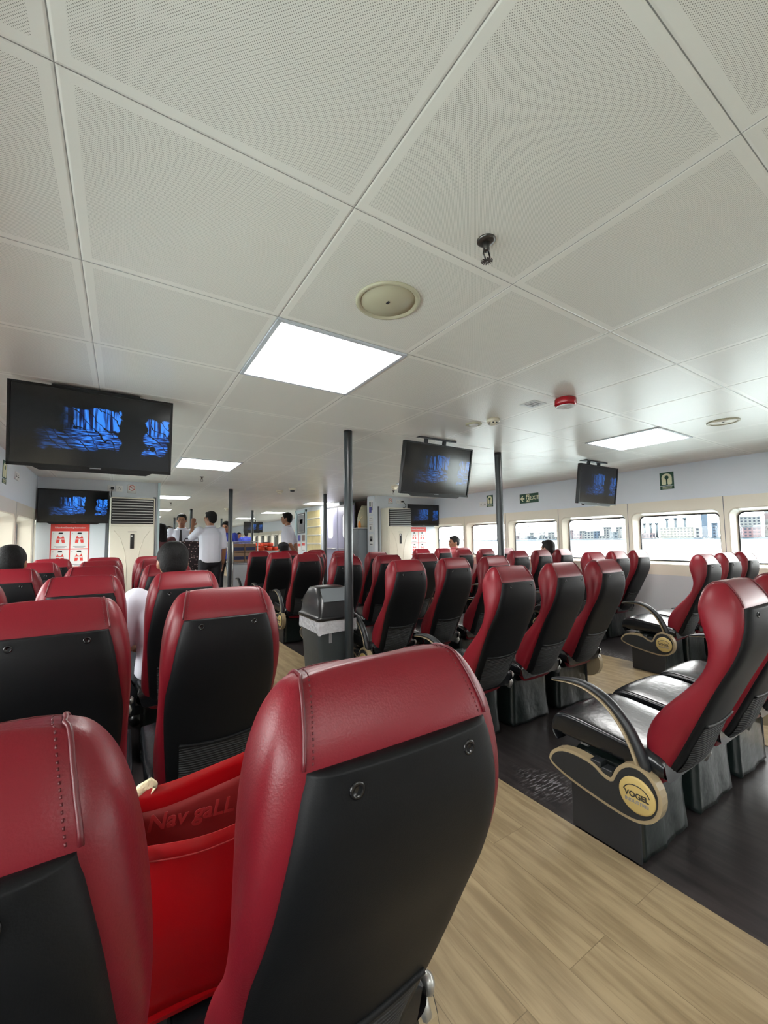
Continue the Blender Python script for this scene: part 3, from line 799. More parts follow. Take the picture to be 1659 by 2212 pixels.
ORD = ['nearest', 'second', 'third', 'fourth', 'fifth', 'sixth', 'seventh']
def block(name, xs, ys, arms, colw, group, skip=()):
    for i, y in enumerate(ys):
        for j, x in enumerate(xs):
            if (i, j) in skip: continue
            a = [s for (jj, s) in arms if jj == j]
            passenger_seat(x, y, 'red and black %s seat in the %s row of the %s block' % (colw[j], ORD[i], name), group, a, detail=(i < 5))
block('left', [.288, -.147, -.58], [.465+.965*k for k in range(6)], [(0, 1)], ['aisle', 'middle', 'window'], 'seats in the left block', {(0, 2)})
block('centre', [1.81, 2.285, 2.76], [.558]+[.575+.975*k for k in range(1, 7)], [(0, -1), (2, 1)], ['left-end', 'middle', 'right-end'], 'seats in the centre block')
block('right window', [4.16, 4.62, 5.08], [.50+.97*k for k in range(6)], [(0, -1)], ['aisle', 'middle', 'window'], 'seats in the right block', {(0, 1), (0, 2)})

# ------------------------------------------------------------------ televisions
TVW, TVH = .735, .425
def tv(name, label, loc, rz, tilt, mscr, hang=None, group='hanging televisions'):
    t = thing('television', label, 'television', loc, 0, group, rot=(tilt, 0, rz))
    body = MB(); body.box((0, .018, 0), (TVW, .03, TVH), bev=.006); body.box((0, .045, -.02), (TVW*.6, .035, TVH*.6), bev=.01)
    bz = .012
    for a, b, c, d in ((0, TVH/2-bz/2, TVW, bz), (0, -TVH/2+bz/2+.002, TVW, bz+.004), (-TVW/2+bz/2, 0, bz, TVH), (TVW/2-bz/2, 0, bz, TVH)): body.box((a, -.001, b), (c, .012, d))
    part('casing', body, M_TVBODY, t)
    part('screen', MB().box((0, .001, .002), (TVW-.022, .003, TVH-.026)), mscr, t)
    part('lower_lip', MB().prism([(-.27, -TVH/2), (.27, -TVH/2), (.24, -TVH/2-.016), (-.24, -TVH/2-.016)], -.004, .03), M_TVBODY, t)
    if hang:
        mb = MB(); h = hang
        mb.box((0, .07, .1), (.22, .02, .2)); mb.box((-.1, .075, .12+h/2), (.02, .03, h)); mb.box((.1, .075, .12+h/2), (.02, .03, h)); mb.box((0, .075, .12+h), (.4, .09, .012))
        part('ceiling_bracket', mb, M_DARKTRIM, t)
    else: part('wall_bracket', MB().box((0, .075, 0), (.2, .05, .2)), M_DARKTRIM, t)
    part('maker_mark', MB().box((0, -.0085, -TVH/2+.0085), (.05, .001, .005)), M_GREYINK, t)
    return t
TZ = 1.812
tv('television', 'big television with blue forest picture at left, hung from the ceiling', (-.13, 2.70, TZ), 0, radians(7), M_SCR1, .10)
tv('television', 'glare-covered television hanging between the two black poles', (2.235, 2.63, 1.78), 0, radians(11), M_SCR2, .14)
tv('television', 'television with blue picture hanging in front of the right window wall', (4.43, 2.50, 1.775), 0, radians(7), M_SCR2, .14)
tv('television', 'television on the left partition beside the air conditioner', (-.517, PART_Y-.10, 1.675), 0, radians(2), M_SCR1, None, 'wall televisions')
tv('television', 'television on the right partition above the red poster', (5.12, PART_Y-.12, 1.685), radians(-4), radians(2), M_SCR2, None, 'wall televisions')
tv('television', 'tiny far television in the forward cabin above the man in blue', (4.35, 16.3, 1.76), 0, radians(4), M_SCR2, .15)

# ------------------------------------------------------------------ air conditioners
def air_con(x, w, lab):
    t = thing('air_conditioner', lab, 'air conditioner', (x, PART_Y-.02, 0), 0, 'floor standing air conditioners')
    H = 1.80; d = .26
    part('cabinet', MB().box((0, -d/2, H/2), (w, d, H), bev=.02), M_ACBODY, t)
    fz = H-.02-.33/2
    gr = part('grille', MB().box((0, -d-.002, fz), (w-.03, .02, .33), bev=.004), M_ACDARK, t)
    mb = MB()
    for i in range(9): mb.box((0, -d-.017, fz-.145+i*.036), (w-.05, .022, .009), X=None)
    part('louvre', mb, M_STEEL if w < .54 else M_GREYTRIM, gr)
    part('front_panel', MB().box((0, -d-.004, .72), (w-.02, .02, 1.40), bev=.006), M_ACBODY, t)
    mb = MB(); mb.box((0, -d-.017, 1.22), (.045, .008, .19), bev=.003); dp = part('display', mb, M_ACDARK, t)
    part('display_digits', MB().box((-.006, -d-.0225, 1.29), (.022, .001, .018)), M_PAPER, dp)
    for s in (-1, 1):
        part('curved_rib', MB().tube([(s*.20, -d-.012, 1.36), (s*.13, -d-.013, 1.25), (s*.085, -d-.013, 1.1), (s*.06, -d-.013, .9), (s*.055, -d-.013, .2)], .005, 6), M_ACBODY, t)
    part('maker_mark', MB().box((0, -d-.0145, 1.345), (.10, .001, .008)), M_GREYINK, t)
    return t
air_con(.12, .51, 'tall cream air conditioner against the left partition')
air_con(4.425, .53, 'tall cream air conditioner against the right partition')

# ------------------------------------------------------------------ posters and signs
def vest_icon(root, x, z, s, seed):
    r = random.Random(seed); mb = MB()
    mb.prism([(x-.35*s, z-.45*s), (x-.12*s, z-.45*s), (x-.05*s, z-.1*s), (x+.05*s, z-.1*s), (x+.12*s, z-.45*s), (x+.35*s, z-.45*s), (x+.30*s, z), (x+.18*s, z+.3*s), (x-.18*s, z+.3*s), (x-.30*s, z)], -.0045, -.003)
    part('vest_drawing', mb, M_SIGNRED, root)
    mb = MB(); pts = [(x+.17*s*cos(a), z+.28*s+.22*s*sin(a)) for a in [2*pi*i/14 for i in range(14)]]; mb.prism(pts, -.0055, -.0045)
    mb.prism([(x-.28*s, z-.02*s), (x+.28*s, z-.02*s), (x+.3*s, z-.12*s), (x-.3*s, z-.12*s)], -.0055, -.0045)
    part('head_drawing', mb, M_PAPER, root)
    mb = MB(); mb.prism([(x-.2*s, z+.42*s), (x+.2*s, z+.42*s), (x+.14*s, z+.58*s), (x-.14*s, z+.58*s)], -.006, -.0055)
    part('hair_drawing', mb, M_SIGNDARK, root)
def poster(x, z, w, h, lab):
    t = thing('safety_poster', lab, 'poster', (x, PART_Y, z), 0, 'life jacket posters')
    part('sheet', MB().box((0, -.001, 0), (w, .002, h)), M_SIGNRED, t)
    hb = .09
    cw, ch = w/2-.018, (h-hb)/2-.014
    for i in (0, 1):
        for j in (0, 1):
            cx = (-1 if i == 0 else 1)*(cw/2+.006); cz = h/2-hb-ch/2-.002-j*(ch+.012)
            c = part('panel', MB().box((cx, -.0025, cz), (cw, .002, ch)), M_PAPER, t)
            vest_icon(c, cx, cz+.02, .13, i+2*j)
            part('caption', MB().box((cx, -.0045, cz-ch*.38), (cw*.7, .001, .006)).box((cx, -.0045, cz-ch*.44), (cw*.5, .001, .005)), M_GREYINK, c)
            put_text(c, str(i+1+2*j), .022, M_GREYINK, cx-cw*.40, cz+ch*.38, -.0045)
    put_text(t, 'Lifejacket Donning Instruction', w*.064, M_PAPER, 0, h/2-hb*.5, -.003, .0004)
poster(-.555, 1.17, .40, .56, 'red and white life jacket poster on the left partition')
poster(5.065, 1.17, .41, .56, 'red and white life jacket poster on the right partition')
def no_smoking(x, z, y, lab):
    t = thing('no_smoking_sign', lab, 'sign', (x, y, z), 0, 'no smoking signs')
    part('plate', MB().box((0, -.001, 0), (.105, .002, .12)), M_PAPER, t)
    part('border', MB().box((0, -.0025, .057), (.1, .001, .002)).box((0, -.0025, -.057), (.1, .001, .002)).box((.049, -.0025, 0), (.002, .001, .115)).box((-.049, -.0025, 0), (.002, .001, .115)), M_SIGNDARK, t)
    part('red_ring', MB().tube([(.034*cos(a), -.003, .013+.034*sin(a)) for a in [2*pi*i/24 for i in range(25)]], .0035, 6, cap=False).tube([(-.024, -.003, .037), (.024, -.003, -.011)], .003, 6), M_SIGNRED, t)
    part('cigarette', MB().box((0, -.0035, .012), (.04, .001, .008)), M_SIGNDARK, t)
    put_text(t, 'NO SMOKING', .014, M_SIGNDARK, 0, -.042, -.003)
no_smoking(.105, 1.945, PART_Y, 'small no smoking sign above the left air conditioner')
no_smoking(4.40, 1.955, PART_Y, 'small no smoking sign above the right air conditioner')
def sockets(x, z, y, lab, rot=FACE_AFT):
    t = thing('wall_socket', lab, 'socket', (x, y, z), 0, 'wall sockets'); t.matrix_world = Matrix.Translation((x, y, z)) @ rot
    for i in (-.045, .045):
        p = part('socket_plate', MB().box((i, -.004, 0), (.08, .008, .08), bev=.002), M_PAPER, t)
        part('pin_holes', MB().box((i-.012, -.0085, -.006), (.008, .002, .012)).box((i+.012, -.0085, -.006), (.008, .002, .012)).box((i, -.0085, .014), (.006, .002, .01)), M_SIGNDARK, p)
    return t
t = sockets(-.09, 1.94, PART_Y, 'double wall socket with black plug above the left partition television')
part('plug', MB().box((-.03, -.03, 0), (.035, .045, .03), bev=.004), M_SIGNDARK, t)
t = sockets(4.62, 1.95, PART_Y, 'double wall socket with black plug above the right partition television')
part('plug', MB().box((.05, -.03, 0), (.04, .05, .03), bev=.004), M_SIGNDARK, t)
t = sockets(SX, 1.82, 5.24, 'double socket on the right wall beside a small life jacket sign', FACE_PORT)
t = sockets(PX, 1.88, 5.4, 'double socket on the left wall by the window panels', FACE_STBD)
for pts, lab in (([(-.12, PART_Y-.05, 1.94), (-.13, PART_Y-.06, 1.86), (-.12, PART_Y-.05, 1.80), (-.10, PART_Y-.04, 1.72), (-.17, PART_Y-.03, 1.66)], 'black power cable dropping beside the left partition television'),
                 ([(4.67, PART_Y-.05, 1.95), (4.72, PART_Y-.07, 1.88), (4.70, PART_Y-.05, 1.80), (4.74, PART_Y-.04, 1.70), (4.78, PART_Y-.03, 1.64)], 'power cable dropping beside the right partition television')):
    tag(part('power_cable', MB().tube(pts, .005, 8), M_SIGNDARK), lab, 'cable')
def vest_sign(M4, lab):
    t = thing('life_jacket_sign', lab, 'sign', (0, 0, 0), 0, 'green life jacket signs'); t.matrix_world = M4
    part('plate', MB().box((0, -.001, .03), (.15, .002, .16)), M_SIGNGREEN, t)
    def ellp(cx, cz, rx, rz, n=16, a0=0, a1=2*pi): return [(cx+rx*cos(a0+(a1-a0)*i/n), cz+rz*sin(a0+(a1-a0)*i/n)) for i in range(n+1)]
    v = [(.055, -.03), (.055, .045)]+ellp(0, .045, .055, .05, 12, 0, pi)[1:]+[(-.055, -.03), (-.045, -.04), (-.015, -.04), (-.008, -.03), (-.008, .03), (.008, .03), (.008, -.03), (.015, -.04), (.045, -.04)]
    mb = MB(); mb.prism(v, -.0035, -.002); bmesh.ops.triangulate(mb.bm, faces=[f for f in mb.bm.faces if len(f.verts) > 4])
    part('vest_symbol', mb, M_SIGNCREAM, t)
    part('neck_symbol', MB().prism(ellp(0, .048, .022, .022)[:-1], -.0045, -.0035), M_SIGNGREEN, t)
    part('lower_plate', MB().box((0, -.001, -.075), (.15, .002, .04)), M_SIGNGREEN, t)
    put_text(t, 'LIFEJACKET', .022, M_SIGNCREAM, 0, -.070, -.0025); put_text(t, 'CHILDREN BELOW', .012, M_SIGNCREAM, 0, -.086, -.0025)
vest_sign(Matrix.Translation((SX, 2.27, 1.86)) @ FACE_PORT, 'green life jacket sign right of the hanging right television')
vest_sign(Matrix.Translation((SX, 5.08, 1.86)) @ FACE_PORT, 'green life jacket sign left of the right black pole')
vest_sign(Matrix.Translation((PX, 4.9, 1.84)) @ FACE_STBD, 'green life jacket sign on the left wall under the big television')
vest_sign(Matrix.Translation((SX, 14.2, 1.84)) @ FACE_PORT, 'far green life jacket sign in the forward cabin')
t = thing('exit_sign', 'green EXIT sign with arrow and running man on right wall', 'sign', (0, 0, 0)); t.matrix_world = Matrix.Translation((SX, 4.25, 1.84)) @ FACE_PORT
part('plate', MB().box((0, -.001, 0), (.36, .002, .15)), M_SIGNGREEN, t)
put_text(t, 'EXIT', .085, M_SIGNCREAM, .108, 0, -.003, .001)
part('arrow', MB().prism([(-.165, 0), (-.125, .045), (-.105, .045), (-.13, .012), (-.085, .012), (-.085, -.012), (-.13, -.012), (-.105, -.045), (-.125, -.045)], -.0035, -.002), M_SIGNCREAM, t)
bmesh.ops  # (shapes below)
mb = MB(); mb.box((-.022, -.0025, 0), (.062, .001, .12)); part('doorway', mb, M_SIGNCREAM, t)
mb = MB(); mb.lathe([(.012, 0), (.012, .001)], 16, X=Matrix.Translation((-.014, -.003, .043)) @ Matrix.Rotation(pi/2, 4, 'X'))
for a, b, w in (((-.018, .028), (-.026, -.008), .009), ((-.026, -.008), (-.044, -.022), .006), ((-.044, -.022), (-.05, -.045), .005), ((-.024, -.008), (-.008, -.03), .006), ((-.008, -.03), (.004, -.05), .005), ((-.02, .022), (-.042, .012), .005), ((-.018, .022), (.0, .002), .005)):
    mb.tube([(a[0], -.0035, a[1]), (b[0], -.0035, b[1])], w, 8)
part('running_man', mb, M_SIGNGREEN, t)
# small exit plates further forward on the starboard wall
t = thing('exit_sign', 'tiny far green sign on the forward cabin wall', 'sign'); t.matrix_world = Matrix.Translation((SX, 12.6, 1.86)) @ FACE_PORT
part('plate', MB().box((0, -.001, 0), (.30, .002, .20)), M_SIGNGREEN, t); put_text(t, 'EXIT', .08, M_SIGNCREAM, 0, .03, -.003)

# notices on the return of the right partition (faces port)
RET = lambda z, y=6.76: Matrix.Translation((4.04, y, z)) @ FACE_PORT
def notice(M4, lab, w, h, bits, nm='notice', cat='notice', group='notices on the partition end'):
    t = thing(nm, lab, cat, (0, 0, 0), 0, group); t.matrix_world = M4
    part('sheet', MB().box((0, -.001, 0), (w, .002, h)), M_PAPER, t)
    for i, (x, z, a, b, m) in enumerate(bits): part('printed_patch', MB().box((x, -.0025, z), (a, .001, b)), m, t)
    return t
notice(RET(1.83), 'colourful blue and green notice at top of the partition end', .15, .26, [(-.03, .06, .05, .09, M_SIGNGREEN), (-.02, -.05, .09, .11, M_BLUEINK), (.045, .02, .035, .16, M_SIGNDARK)])
notice(RET(1.60), 'white text notice below the colourful notice on partition end', .15, .12, [(0, -.02, .12, .008, M_SIGNDARK), (0, .02, .10, .006, M_GREYINK)])
notice(RET(1.44), 'white notice with grey drawing on the partition end', .15, .16, [(0, .06, .12, .008, M_SIGNDARK), (-.02, -.01, .05, .06, M_GREYINK)])
notice(RET(1.20), 'notice with dark square picture on the partition end', .15, .22, [(0, .02, .10, .10, M_GREYINK), (0, .0, .06, .05, M_SIGNDARK), (0, -.08, .10, .015, M_SIGNDARK)])
FW = lambda y, z: Matrix.Translation((3.994, y, z)) @ FACE_PORT
t = notice(FW(10.28, 1.66), 'framed chart on the white wall left of the yellow boards', .46, .50, [(0, 0, .40, .44, M_GREYINK), (0, .05, .2, .12, M_LOWER)], 'framed_chart', 'picture', None)
part('frame', MB().box((0, -.006, .25), (.48, .012, .02)).box((0, -.006, -.25), (.48, .012, .02)).box((.23, -.006, 0), (.02, .012, .5)).box((-.23, -.006, 0), (.02, .012, .5)), M_DARKTRIM, t)
for y, z, m, l in ((10.42, 1.26, M_BLUEINK, 'dark blue notice under the framed chart'), (10.12, 1.26, M_BROWNWALL, 'brownish notice under the framed chart'), (10.42, 1.02, M_SIGNRED, 'red notice lower left under the framed chart'), (10.12, 1.04, M_SIGNRED, 'red notice lower right under the framed chart')):
    notice(FW(y, z), l, .26, .22, [(0, .02 if m != M_SIGNRED else .07, .20, .15 if m != M_SIGNRED else .07, m), (0, -.08, .2, .01, M_GREYINK)], group='notices under the framed chart')

# ------------------------------------------------------------------ litter bin
t = thing('litter_bin', 'grey swing-top litter bin with black lid behind the near pole', 'litter bin', (1.415, 3.07, 0), 0)
def rr3(w, d, z, r=.03, k=4): return [(a, b, z) for a, b in rrect(-w/2, w/2, -d/2, d/2, r, k)]
mb = MB(); mb.grid([rr3(.24, .30, 0), rr3(.25, .31, .02), rr3(.31, .385, .58), rr3(.325, .40, .60)], 0, closed=True, caps=True)
bd = part('bin_body', mb, M_BIN, t)
part('tape', MB().box((-.06, -.186, .48), (.025, .003, .11), X=Matrix.Rotation(0, 4, 'X')), M_GREYINK, bd)
mb = MB(); rows = []
for j, z in enumerate((.605, .585, .55, .525, .50)):
    rows.append([(x*(1.03+.012*sin(i*1.3+j)), y*(1.03+.012*cos(i*1.7+j*2)), z+(.012*sin(i*.9) if j == 4 else 0)) for i, (x, y, _) in enumerate(rr3(.325, .40, 0))])
mb.grid(rows, 0, closed=True); part('bin_liner', mb, M_LINER, t)
mb = MB(); mb.grid([rr3(.34, .42, .595), rr3(.345, .425, .615), rr3(.33, .41, .625), rr3(.31, .39, .63), rr3(.29, .36, .74, .04), rr3(.26, .20, .825, .05), rr3(.22, .15, .835, .05)], 0, closed=True, caps=True)
ld = part('lid', mb, M_BINLID, t)
mb = MB(); mb._add([(-.115, -.186, .735), (.115, -.186, .735), (.105, -.104, .826), (-.105, -.104, .826), (-.115, -.18, .73), (.115, -.18, .73), (.105, -.095, .82), (-.105, -.095, .82)], [(0, 1, 2, 3), (4, 7, 6, 5), (0, 4, 5, 1), (1, 5, 6, 2), (2, 6, 7, 3), (3, 7, 4, 0)])
part('flap', mb, M_BINFLAP, ld)

# ------------------------------------------------------------------ red shopping bag on the seat
t = thing('shopping_bag', 'bright red woven shopping bag lying between the two nearest seats', 'bag', (.115, .88, .45), radians(-4))
def sheet(x0, x1, y, z0, z1, wob, m, nm, parent, lean=0, seed=0):
    r = random.Random(seed); rows = []
    for j in range(13):
        v = j/12; rr = []
        for i in range(17):
            u = i/16; x = x0+(x1-x0)*u
            yy = y+lean*v+wob*(sin(u*5+seed)*.5+sin(u*11+v*4+seed*2)*.25+sin(v*7+u*3)*.25)
            zz = z0+(z1-z0)*v+(.010*sin(u*6+seed)*v)-(.03*(1-u)**2*v)
            rr.append((x, yy, zz))
        rows.append(rr)
    mb = MB(); mb.grid(rows, 0)
    return link(nm, mb.mesh(nm, m, mods=lambda o: setattr(o.modifiers.new('s', 'SOLIDIFY'), 'thickness', .0015)), parent)
front = sheet(-.17, .19, -.10, 0, .285, .016, M_BAG, 'front_panel', t, lean=-.02, seed=1)
rear = sheet(-.17, .19, .09, 0, .285, .02, M_BAG, 'rear_panel', t, lean=.0, seed=2)
inner = sheet(-.165, .185, .079, .02, .245, .02, M_BAGINNER, 'inner_face', t, lean=.0, seed=2)
for s, x in ((-1, -.17), (1, .19)):
    mb = MB(); mb.grid([[(x+s*.01*sin(v*5), -.10+.19*u, v*(.275)) for u in [i/8 for i in range(9)]] for v in [j/8 for j in range(9)]], 0)
    part('side_panel', mb, M_BAG, t)
part('bottom_panel', MB().box((.01, 0, .004), (.36, .21, .006)), M_BAG, t)
link('printed_lettering', text_mesh('Nav gaLL', .042, M_BAGPRINT, bold=.0008, shear=.15), t, X=Matrix.Translation((.015, .052, .208)) @ Matrix.Rotation(radians(3), 4, 'Y') @ TXT)
part('stitched_hem', MB().tube([(-.17+.36*u, -.126+.016*(sin(u*5+1)*.5+sin(u*11+6)*.25), .268-.03*(1-u)**2+.01*sin(u*6+1)) for u in [i/16 for i in range(17)]], .0012, 6), M_BAGPRINT, t)
for (x, y, z, r) in ((-.060, .09, .262, .4), (-.075, -.122, .262, -.5)):
    mb = MB(); mb.tube([(x-.03, y, z-.016), (x-.014, y-.003, z+.004), (x+.002, y-.004, z+.010), (x+.010, y-.003, z+.004), (x+.002, y, z-.010)], [.008, .011, .012, .011, .006], 8, sy=.35)
    part('handle', mb, M_HANDLE, t)
tag(part('twist_tie', MB().ell((.205, .70, .60), (.006, .006, .012)), M_HANDLE), 'small white bag tag beside the nearest right seat back', 'tag') if False else None

# ------------------------------------------------------------------ people
def chain(mb, pts, step=.35):
    """pts: [(point, (rx,ry,rz) or r)]; ellipsoids spaced along the chain"""
    for (p, r), (q, s) in zip(pts, pts[1:]):
        p, q = Vector(p), Vector(q); r = Vector((r, r, r)) if isinstance(r, (int, float)) else Vector(r); s = Vector((s, s, s)) if isinstance(s, (int, float)) else Vector(s)
        n = max(1, int((q-p).length/(min(min(r), min(s))*step)))
        for i in range(n+1):
            f = i/n; mb.ell(p.lerp(q, f), r.lerp(s, f), n=12)
def fuse(mb, name, m, vox=.011, it=4):
    def mods(o):
        q = o.modifiers.new('r', 'REMESH'); q.mode = 'VOXEL'; q.voxel_size = vox; q.use_smooth_shade = True
        w = o.modifiers.new('s', 'SMOOTH'); w.iterations = it; w.factor = .6
    return mb.mesh(name, m, mods=mods)
def hand(mb, wrist, d, palm_n, curl=.5):
    """palm, four fingers and a thumb; d = direction of the hand, palm_n = palm normal"""
    w = Vector(wrist); d = Vector(d).normalized(); n = Vector(palm_n); n = (n-d*n.dot(d)).normalized(); s = d.cross(n)
    for k in range(-2, 3):
        for f in (0, .3, .6, 1): mb.ell(w+d*(.02+.065*f)+s*(.013*k*(.7+.3*f)), (.013, .013, .013), n=8)
    for k, L in enumerate((.062, .072, .068, .052)):
        o = w+d*.088+s*((k-1.5)*.020)
        a = d; p1 = o+a*L*.45; a2 = (d*cos(curl)+n*sin(curl)); p2 = p1+a2*L*.32; a3 = (d*cos(2*curl)+n*sin(2*curl)); p3 = p2+a3*L*.25
        chain(mb, [(o, .0088), (p1, .0085), (p2, .008), (p3, .007)], .8)
    o = w+d*.03-s*.028; p1 = o+(d*.7-s*.7+n*.2).normalized()*.035; p2 = p1+(d*.9-s*.2+n*.3).normalized()*.03
    chain(mb, [(o, .012), (p1, .0105), (p2, .009)], .8)
def head_parts(mb, c, fwd, up=Vector((0, 0, 1)), s=1):
    """skull, jaw, nose, ears; c = head centre"""
    fwd = Vector(fwd).normalized(); up = (Vector(up)-fwd*Vector(up).dot(fwd)).normalized(); rt = fwd.cross(up)
    X = Matrix(((rt.x, fwd.x, up.x, c[0]), (rt.y, fwd.y, up.y, c[1]), (rt.z, fwd.z, up.z, c[2]), (0, 0, 0, 1)))
    mb.ell((0, -.012, .022), (.074*s, .092*s, .088*s), X=X)
    mb.ell((0, .012, -.02), (.064*s, .078*s, .085*s), X=X)
    mb.ell((0, .040, -.075), (.040*s, .042*s, .035*s), X=X)      # jaw and chin
    mb.ell((0, .088, -.012), (.010, .014, .026), X=X); mb.ell((0, .100, -.028), (.014, .013, .011), X=X)  # nose
    mb.ell((0, .080, .022), (.05, .012, .010), X=X)                # brow
    mb.ell((0, .084, -.058), (.022, .010, .008), X=X)              # mouth mound
    for k in (-1, 1):
        mb.ell((k*.074, -.008, -.008), (.010, .018, .030), X=X); mb.ell((k*.04, .062, -.022), (.022, .02, .02), X=X)
    return X
def add_face(root, X):
    for k in (-1, 1):
        part('eye', MB().ell((k*.030, .083, .004), (.012, .006, .006), X=X), M_EYE, root)
        part('eyebrow', MB().tube([X @ Vector((k*.014, .094, .024)), X @ Vector((k*.032, .092, .030)), X @ Vector((k*.05, .078, .024))], .004, 6), M_HAIR, root)
    part('mouth', MB().ell((0, .090, -.058), (.022, .006, .005), X=X), M_LIP, root)
def hair(root, X, m, long=False, s=1, cap=False):
    mb = MB()
    mb.ell((0, -.022, .040), (.083*s, .094*s, .086*s), X=X); mb.ell((0, -.05, .0), (.076*s, .062*s, .085*s), X=X); mb.ell((0, .045, .088), (.055*s, .035*s, .025*s), X=X)
    for k in (-1, 1): mb.ell((k*.068, .005, .03), (.014, .03, .04), X=X)
    if long:
        for f in range(8): mb.ell((0, -.06-.004*f, -.03-.05*f), (.085, .05, .06), X=X)
    link('hair', fuse(mb, 'hair', m, .010, 2), root)
    if cap:
        mb = MB(); mb.ell((0, -.008, .062), (.090, .104, .062), X=X); mb.ell((0, .10, .045), (.065, .06, .010), X=X); link('cap', fuse(mb, 'cap', M_DARKCL, .008, 2), root)
def person(label, loc, rz, shirt, trousers, pose='stand', H=1.70, arms=None, look=(0, 1, 0), hairm=M_HAIR, long=False, face=True, cap=False, sleeve=.5, epaulettes=False, lean=0, girth=1.0, headz=None, skin=M_SKIN, sit_hip=.50):
    t = thing('person', label, 'person', loc, rz)
    k = H/1.70
    if pose == 'stand':
        hip = Vector((0, 0, .93*k)); ch = Vector((0, .0+lean*.3, 1.30*k)); neck = Vector((0, .0+lean*.45, 1.45*k)); hc = neck+Vector((0, .02+lean*.05, .135*k))
        legs = [[Vector((s*.09, 0, .90*k)), Vector((s*.10, .02, .49*k)), Vector((s*.105, -.01, .09))] for s in (-1, 1)]
        feet = [Vector((s*.115, .13, .035)) for s in (-1, 1)]
    else:
        hz = sit_hip
        hip = Vector((0, .34, hz+.06)); ch = Vector((0, .22, hz+.40)); neck = Vector((0, .19, hz+.53)); hc = neck+Vector((0, .035, .125))
        legs = [[Vector((s*.09, .36, hz+.04)), Vector((s*.12, .76, hz+.03)), Vector((s*.12, .78, .10))] for s in (-1, 1)]
        feet = [Vector((s*.12, .90, .035)) for s in (-1, 1)]
    if headz is not None: hc.z = headz
    sh = [ch+Vector((s*.175, 0, .085)) for s in (-1, 1)]
    if arms is None: arms = ('down', 'down')
    A = []
    for s, a, S0 in zip((-1, 1), arms, sh):
        if a == 'down': e = S0+Vector((s*.05, -.01, -.28*k)); w = e+Vector((s*.01, .06, -.25*k)); pn = (-s, .3, 0)
        elif a == 'behind': e = S0+Vector((s*.07, -.10, -.26*k)); w = e+Vector((-s*.17, -.06, -.17)); pn = (0, -1, 0)
        elif a == 'up': e = S0+Vector((s*.06, .18, -.12)); w = e+Vector((-s*.05, .06, .20)); pn = (0, 1, -.3)
        elif a == 'fwd': e = S0+Vector((s*.06, .06, -.26)); w = e+Vector((-s*.05, .23, -.02)); pn = (0, 0, -1)
        elif a == 'lap': e = S0+Vector((s*.06, .06, -.25)); w = e+Vector((-s*.06, .22, -.06)); pn = (0, 0, -1)
        A.append((S0, e, w, pn))
    # body
    mb = MB(); g = girth
    chain(mb, [(hip, (.145*g, .095*g, .10)), (hip.lerp(ch, .5), (.130*g, .085*g, .10)), (ch, (.155*g, .095*g, .11)), (ch+Vector((0, 0, .08)), (.15, .075, .07))])
    chain(mb, [(ch+Vector((0, 0, .08)), .06), (neck, .052), (hc+Vector((0, -.02, -.05)), .052)])
    X = head_parts(mb, hc, look)
    for (S0, e, w, pn) in A:
        chain(mb, [(S0+Vector((0, 0, 0)), .055), (S0.lerp(e, .5), .045), (e, .038), (e.lerp(w, .4), .036), (w, .024)])
        hand(mb, w, w-e, pn, .45)
    for L, F in zip(legs, feet):
        chain(mb, [(L[0], .078), (L[0].lerp(L[1], .5), .07), (L[1], .052), (L[1].lerp(L[2], .35), .052), (L[2], .034)]); chain(mb, [(L[2]+Vector((0, 0, -.04)), .034), (F, .026)])
    link('body', fuse(mb, 'body', skin, .008, 3), t)
    # shirt
    mb = MB(); b = .016
    lo = hip + (Vector((0, 0, -.03)) if pose == 'stand' else Vector((0, -.02, .0)))
    chain(mb, [(lo, (.165*g, .118*g, .06)), (hip.lerp(ch, .5), (.158*g, .112*g, .10)), (ch, (.172*g, .118*g, .12)), (ch+Vector((0, 0, .07)), (.165, .095, .075)), (ch+Vector((0, 0, .11)), (.10, .07, .05))])
    for (S0, e, w, pn) in A: chain(mb, [(S0, .070), (S0.lerp(e, .6), .063), (S0.lerp(e, .6+.5*sleeve), .060)])
    so = link('shirt', fuse(mb, 'shirt', shirt, .012, 4), t)
    mb = MB(); cn = ch+Vector((0, .0, .145)); mb.tube([cn+Vector((.066*cos(a), .060*sin(a), .012*sin(a)*-1)) for a in [2*pi*i/16 for i in range(17)]], .016, 8, cap=False)
    part('collar', mb, shirt, so)
    if epaulettes:
        for S0 in sh: part('epaulette', MB().box(S0+Vector((0, 0, .072)), (.10, .045, .01), bev=.003), M_SIGNDARK, so); part('epaulette_stripe', MB().box(S0+Vector((0, 0, .0785)), (.07, .035, .003)), M_GOLD, so)
        part('tie', MB().prism([(-.012, 0), (.012, 0), (.028, -.26), (0, -.31), (-.028, -.26)], ch.y+.118, ch.y+.126, X=Matrix.Translation((0, 0, ch.z+.12))), M_SIGNDARK, so)
    # trousers
    mb = MB(); chain(mb, [(hip+Vector((0, 0, .03)), (.152*g, .105*g, .06)), (hip+Vector((0, 0, -.06)), (.160*g, .112*g, .08))])
    for L in legs: chain(mb, [(L[0], .096), (L[0].lerp(L[1], .5), .088), (L[1], .070), (L[1].lerp(L[2], .4), .068), (L[2]+Vector((0, 0, .01)), .056)])
    link('trousers', fuse(mb, 'trousers', trousers, .013, 4), t)
    for L, F in zip(legs, feet):
        mb = MB(); chain(mb, [(L[2]+Vector((0, -.03, -.045)), (.040, .040, .042)), (F+Vector((0, -.05, .008)), (.043, .05, .040)), (F+Vector((0, .02, 0)), (.040, .05, .030))]); link('shoe', fuse(mb, 'shoe', M_SHOE, .009, 2), t)
    hair(t, X, hairm, long, cap=cap)
    if face: add_face(t, X)
    return t
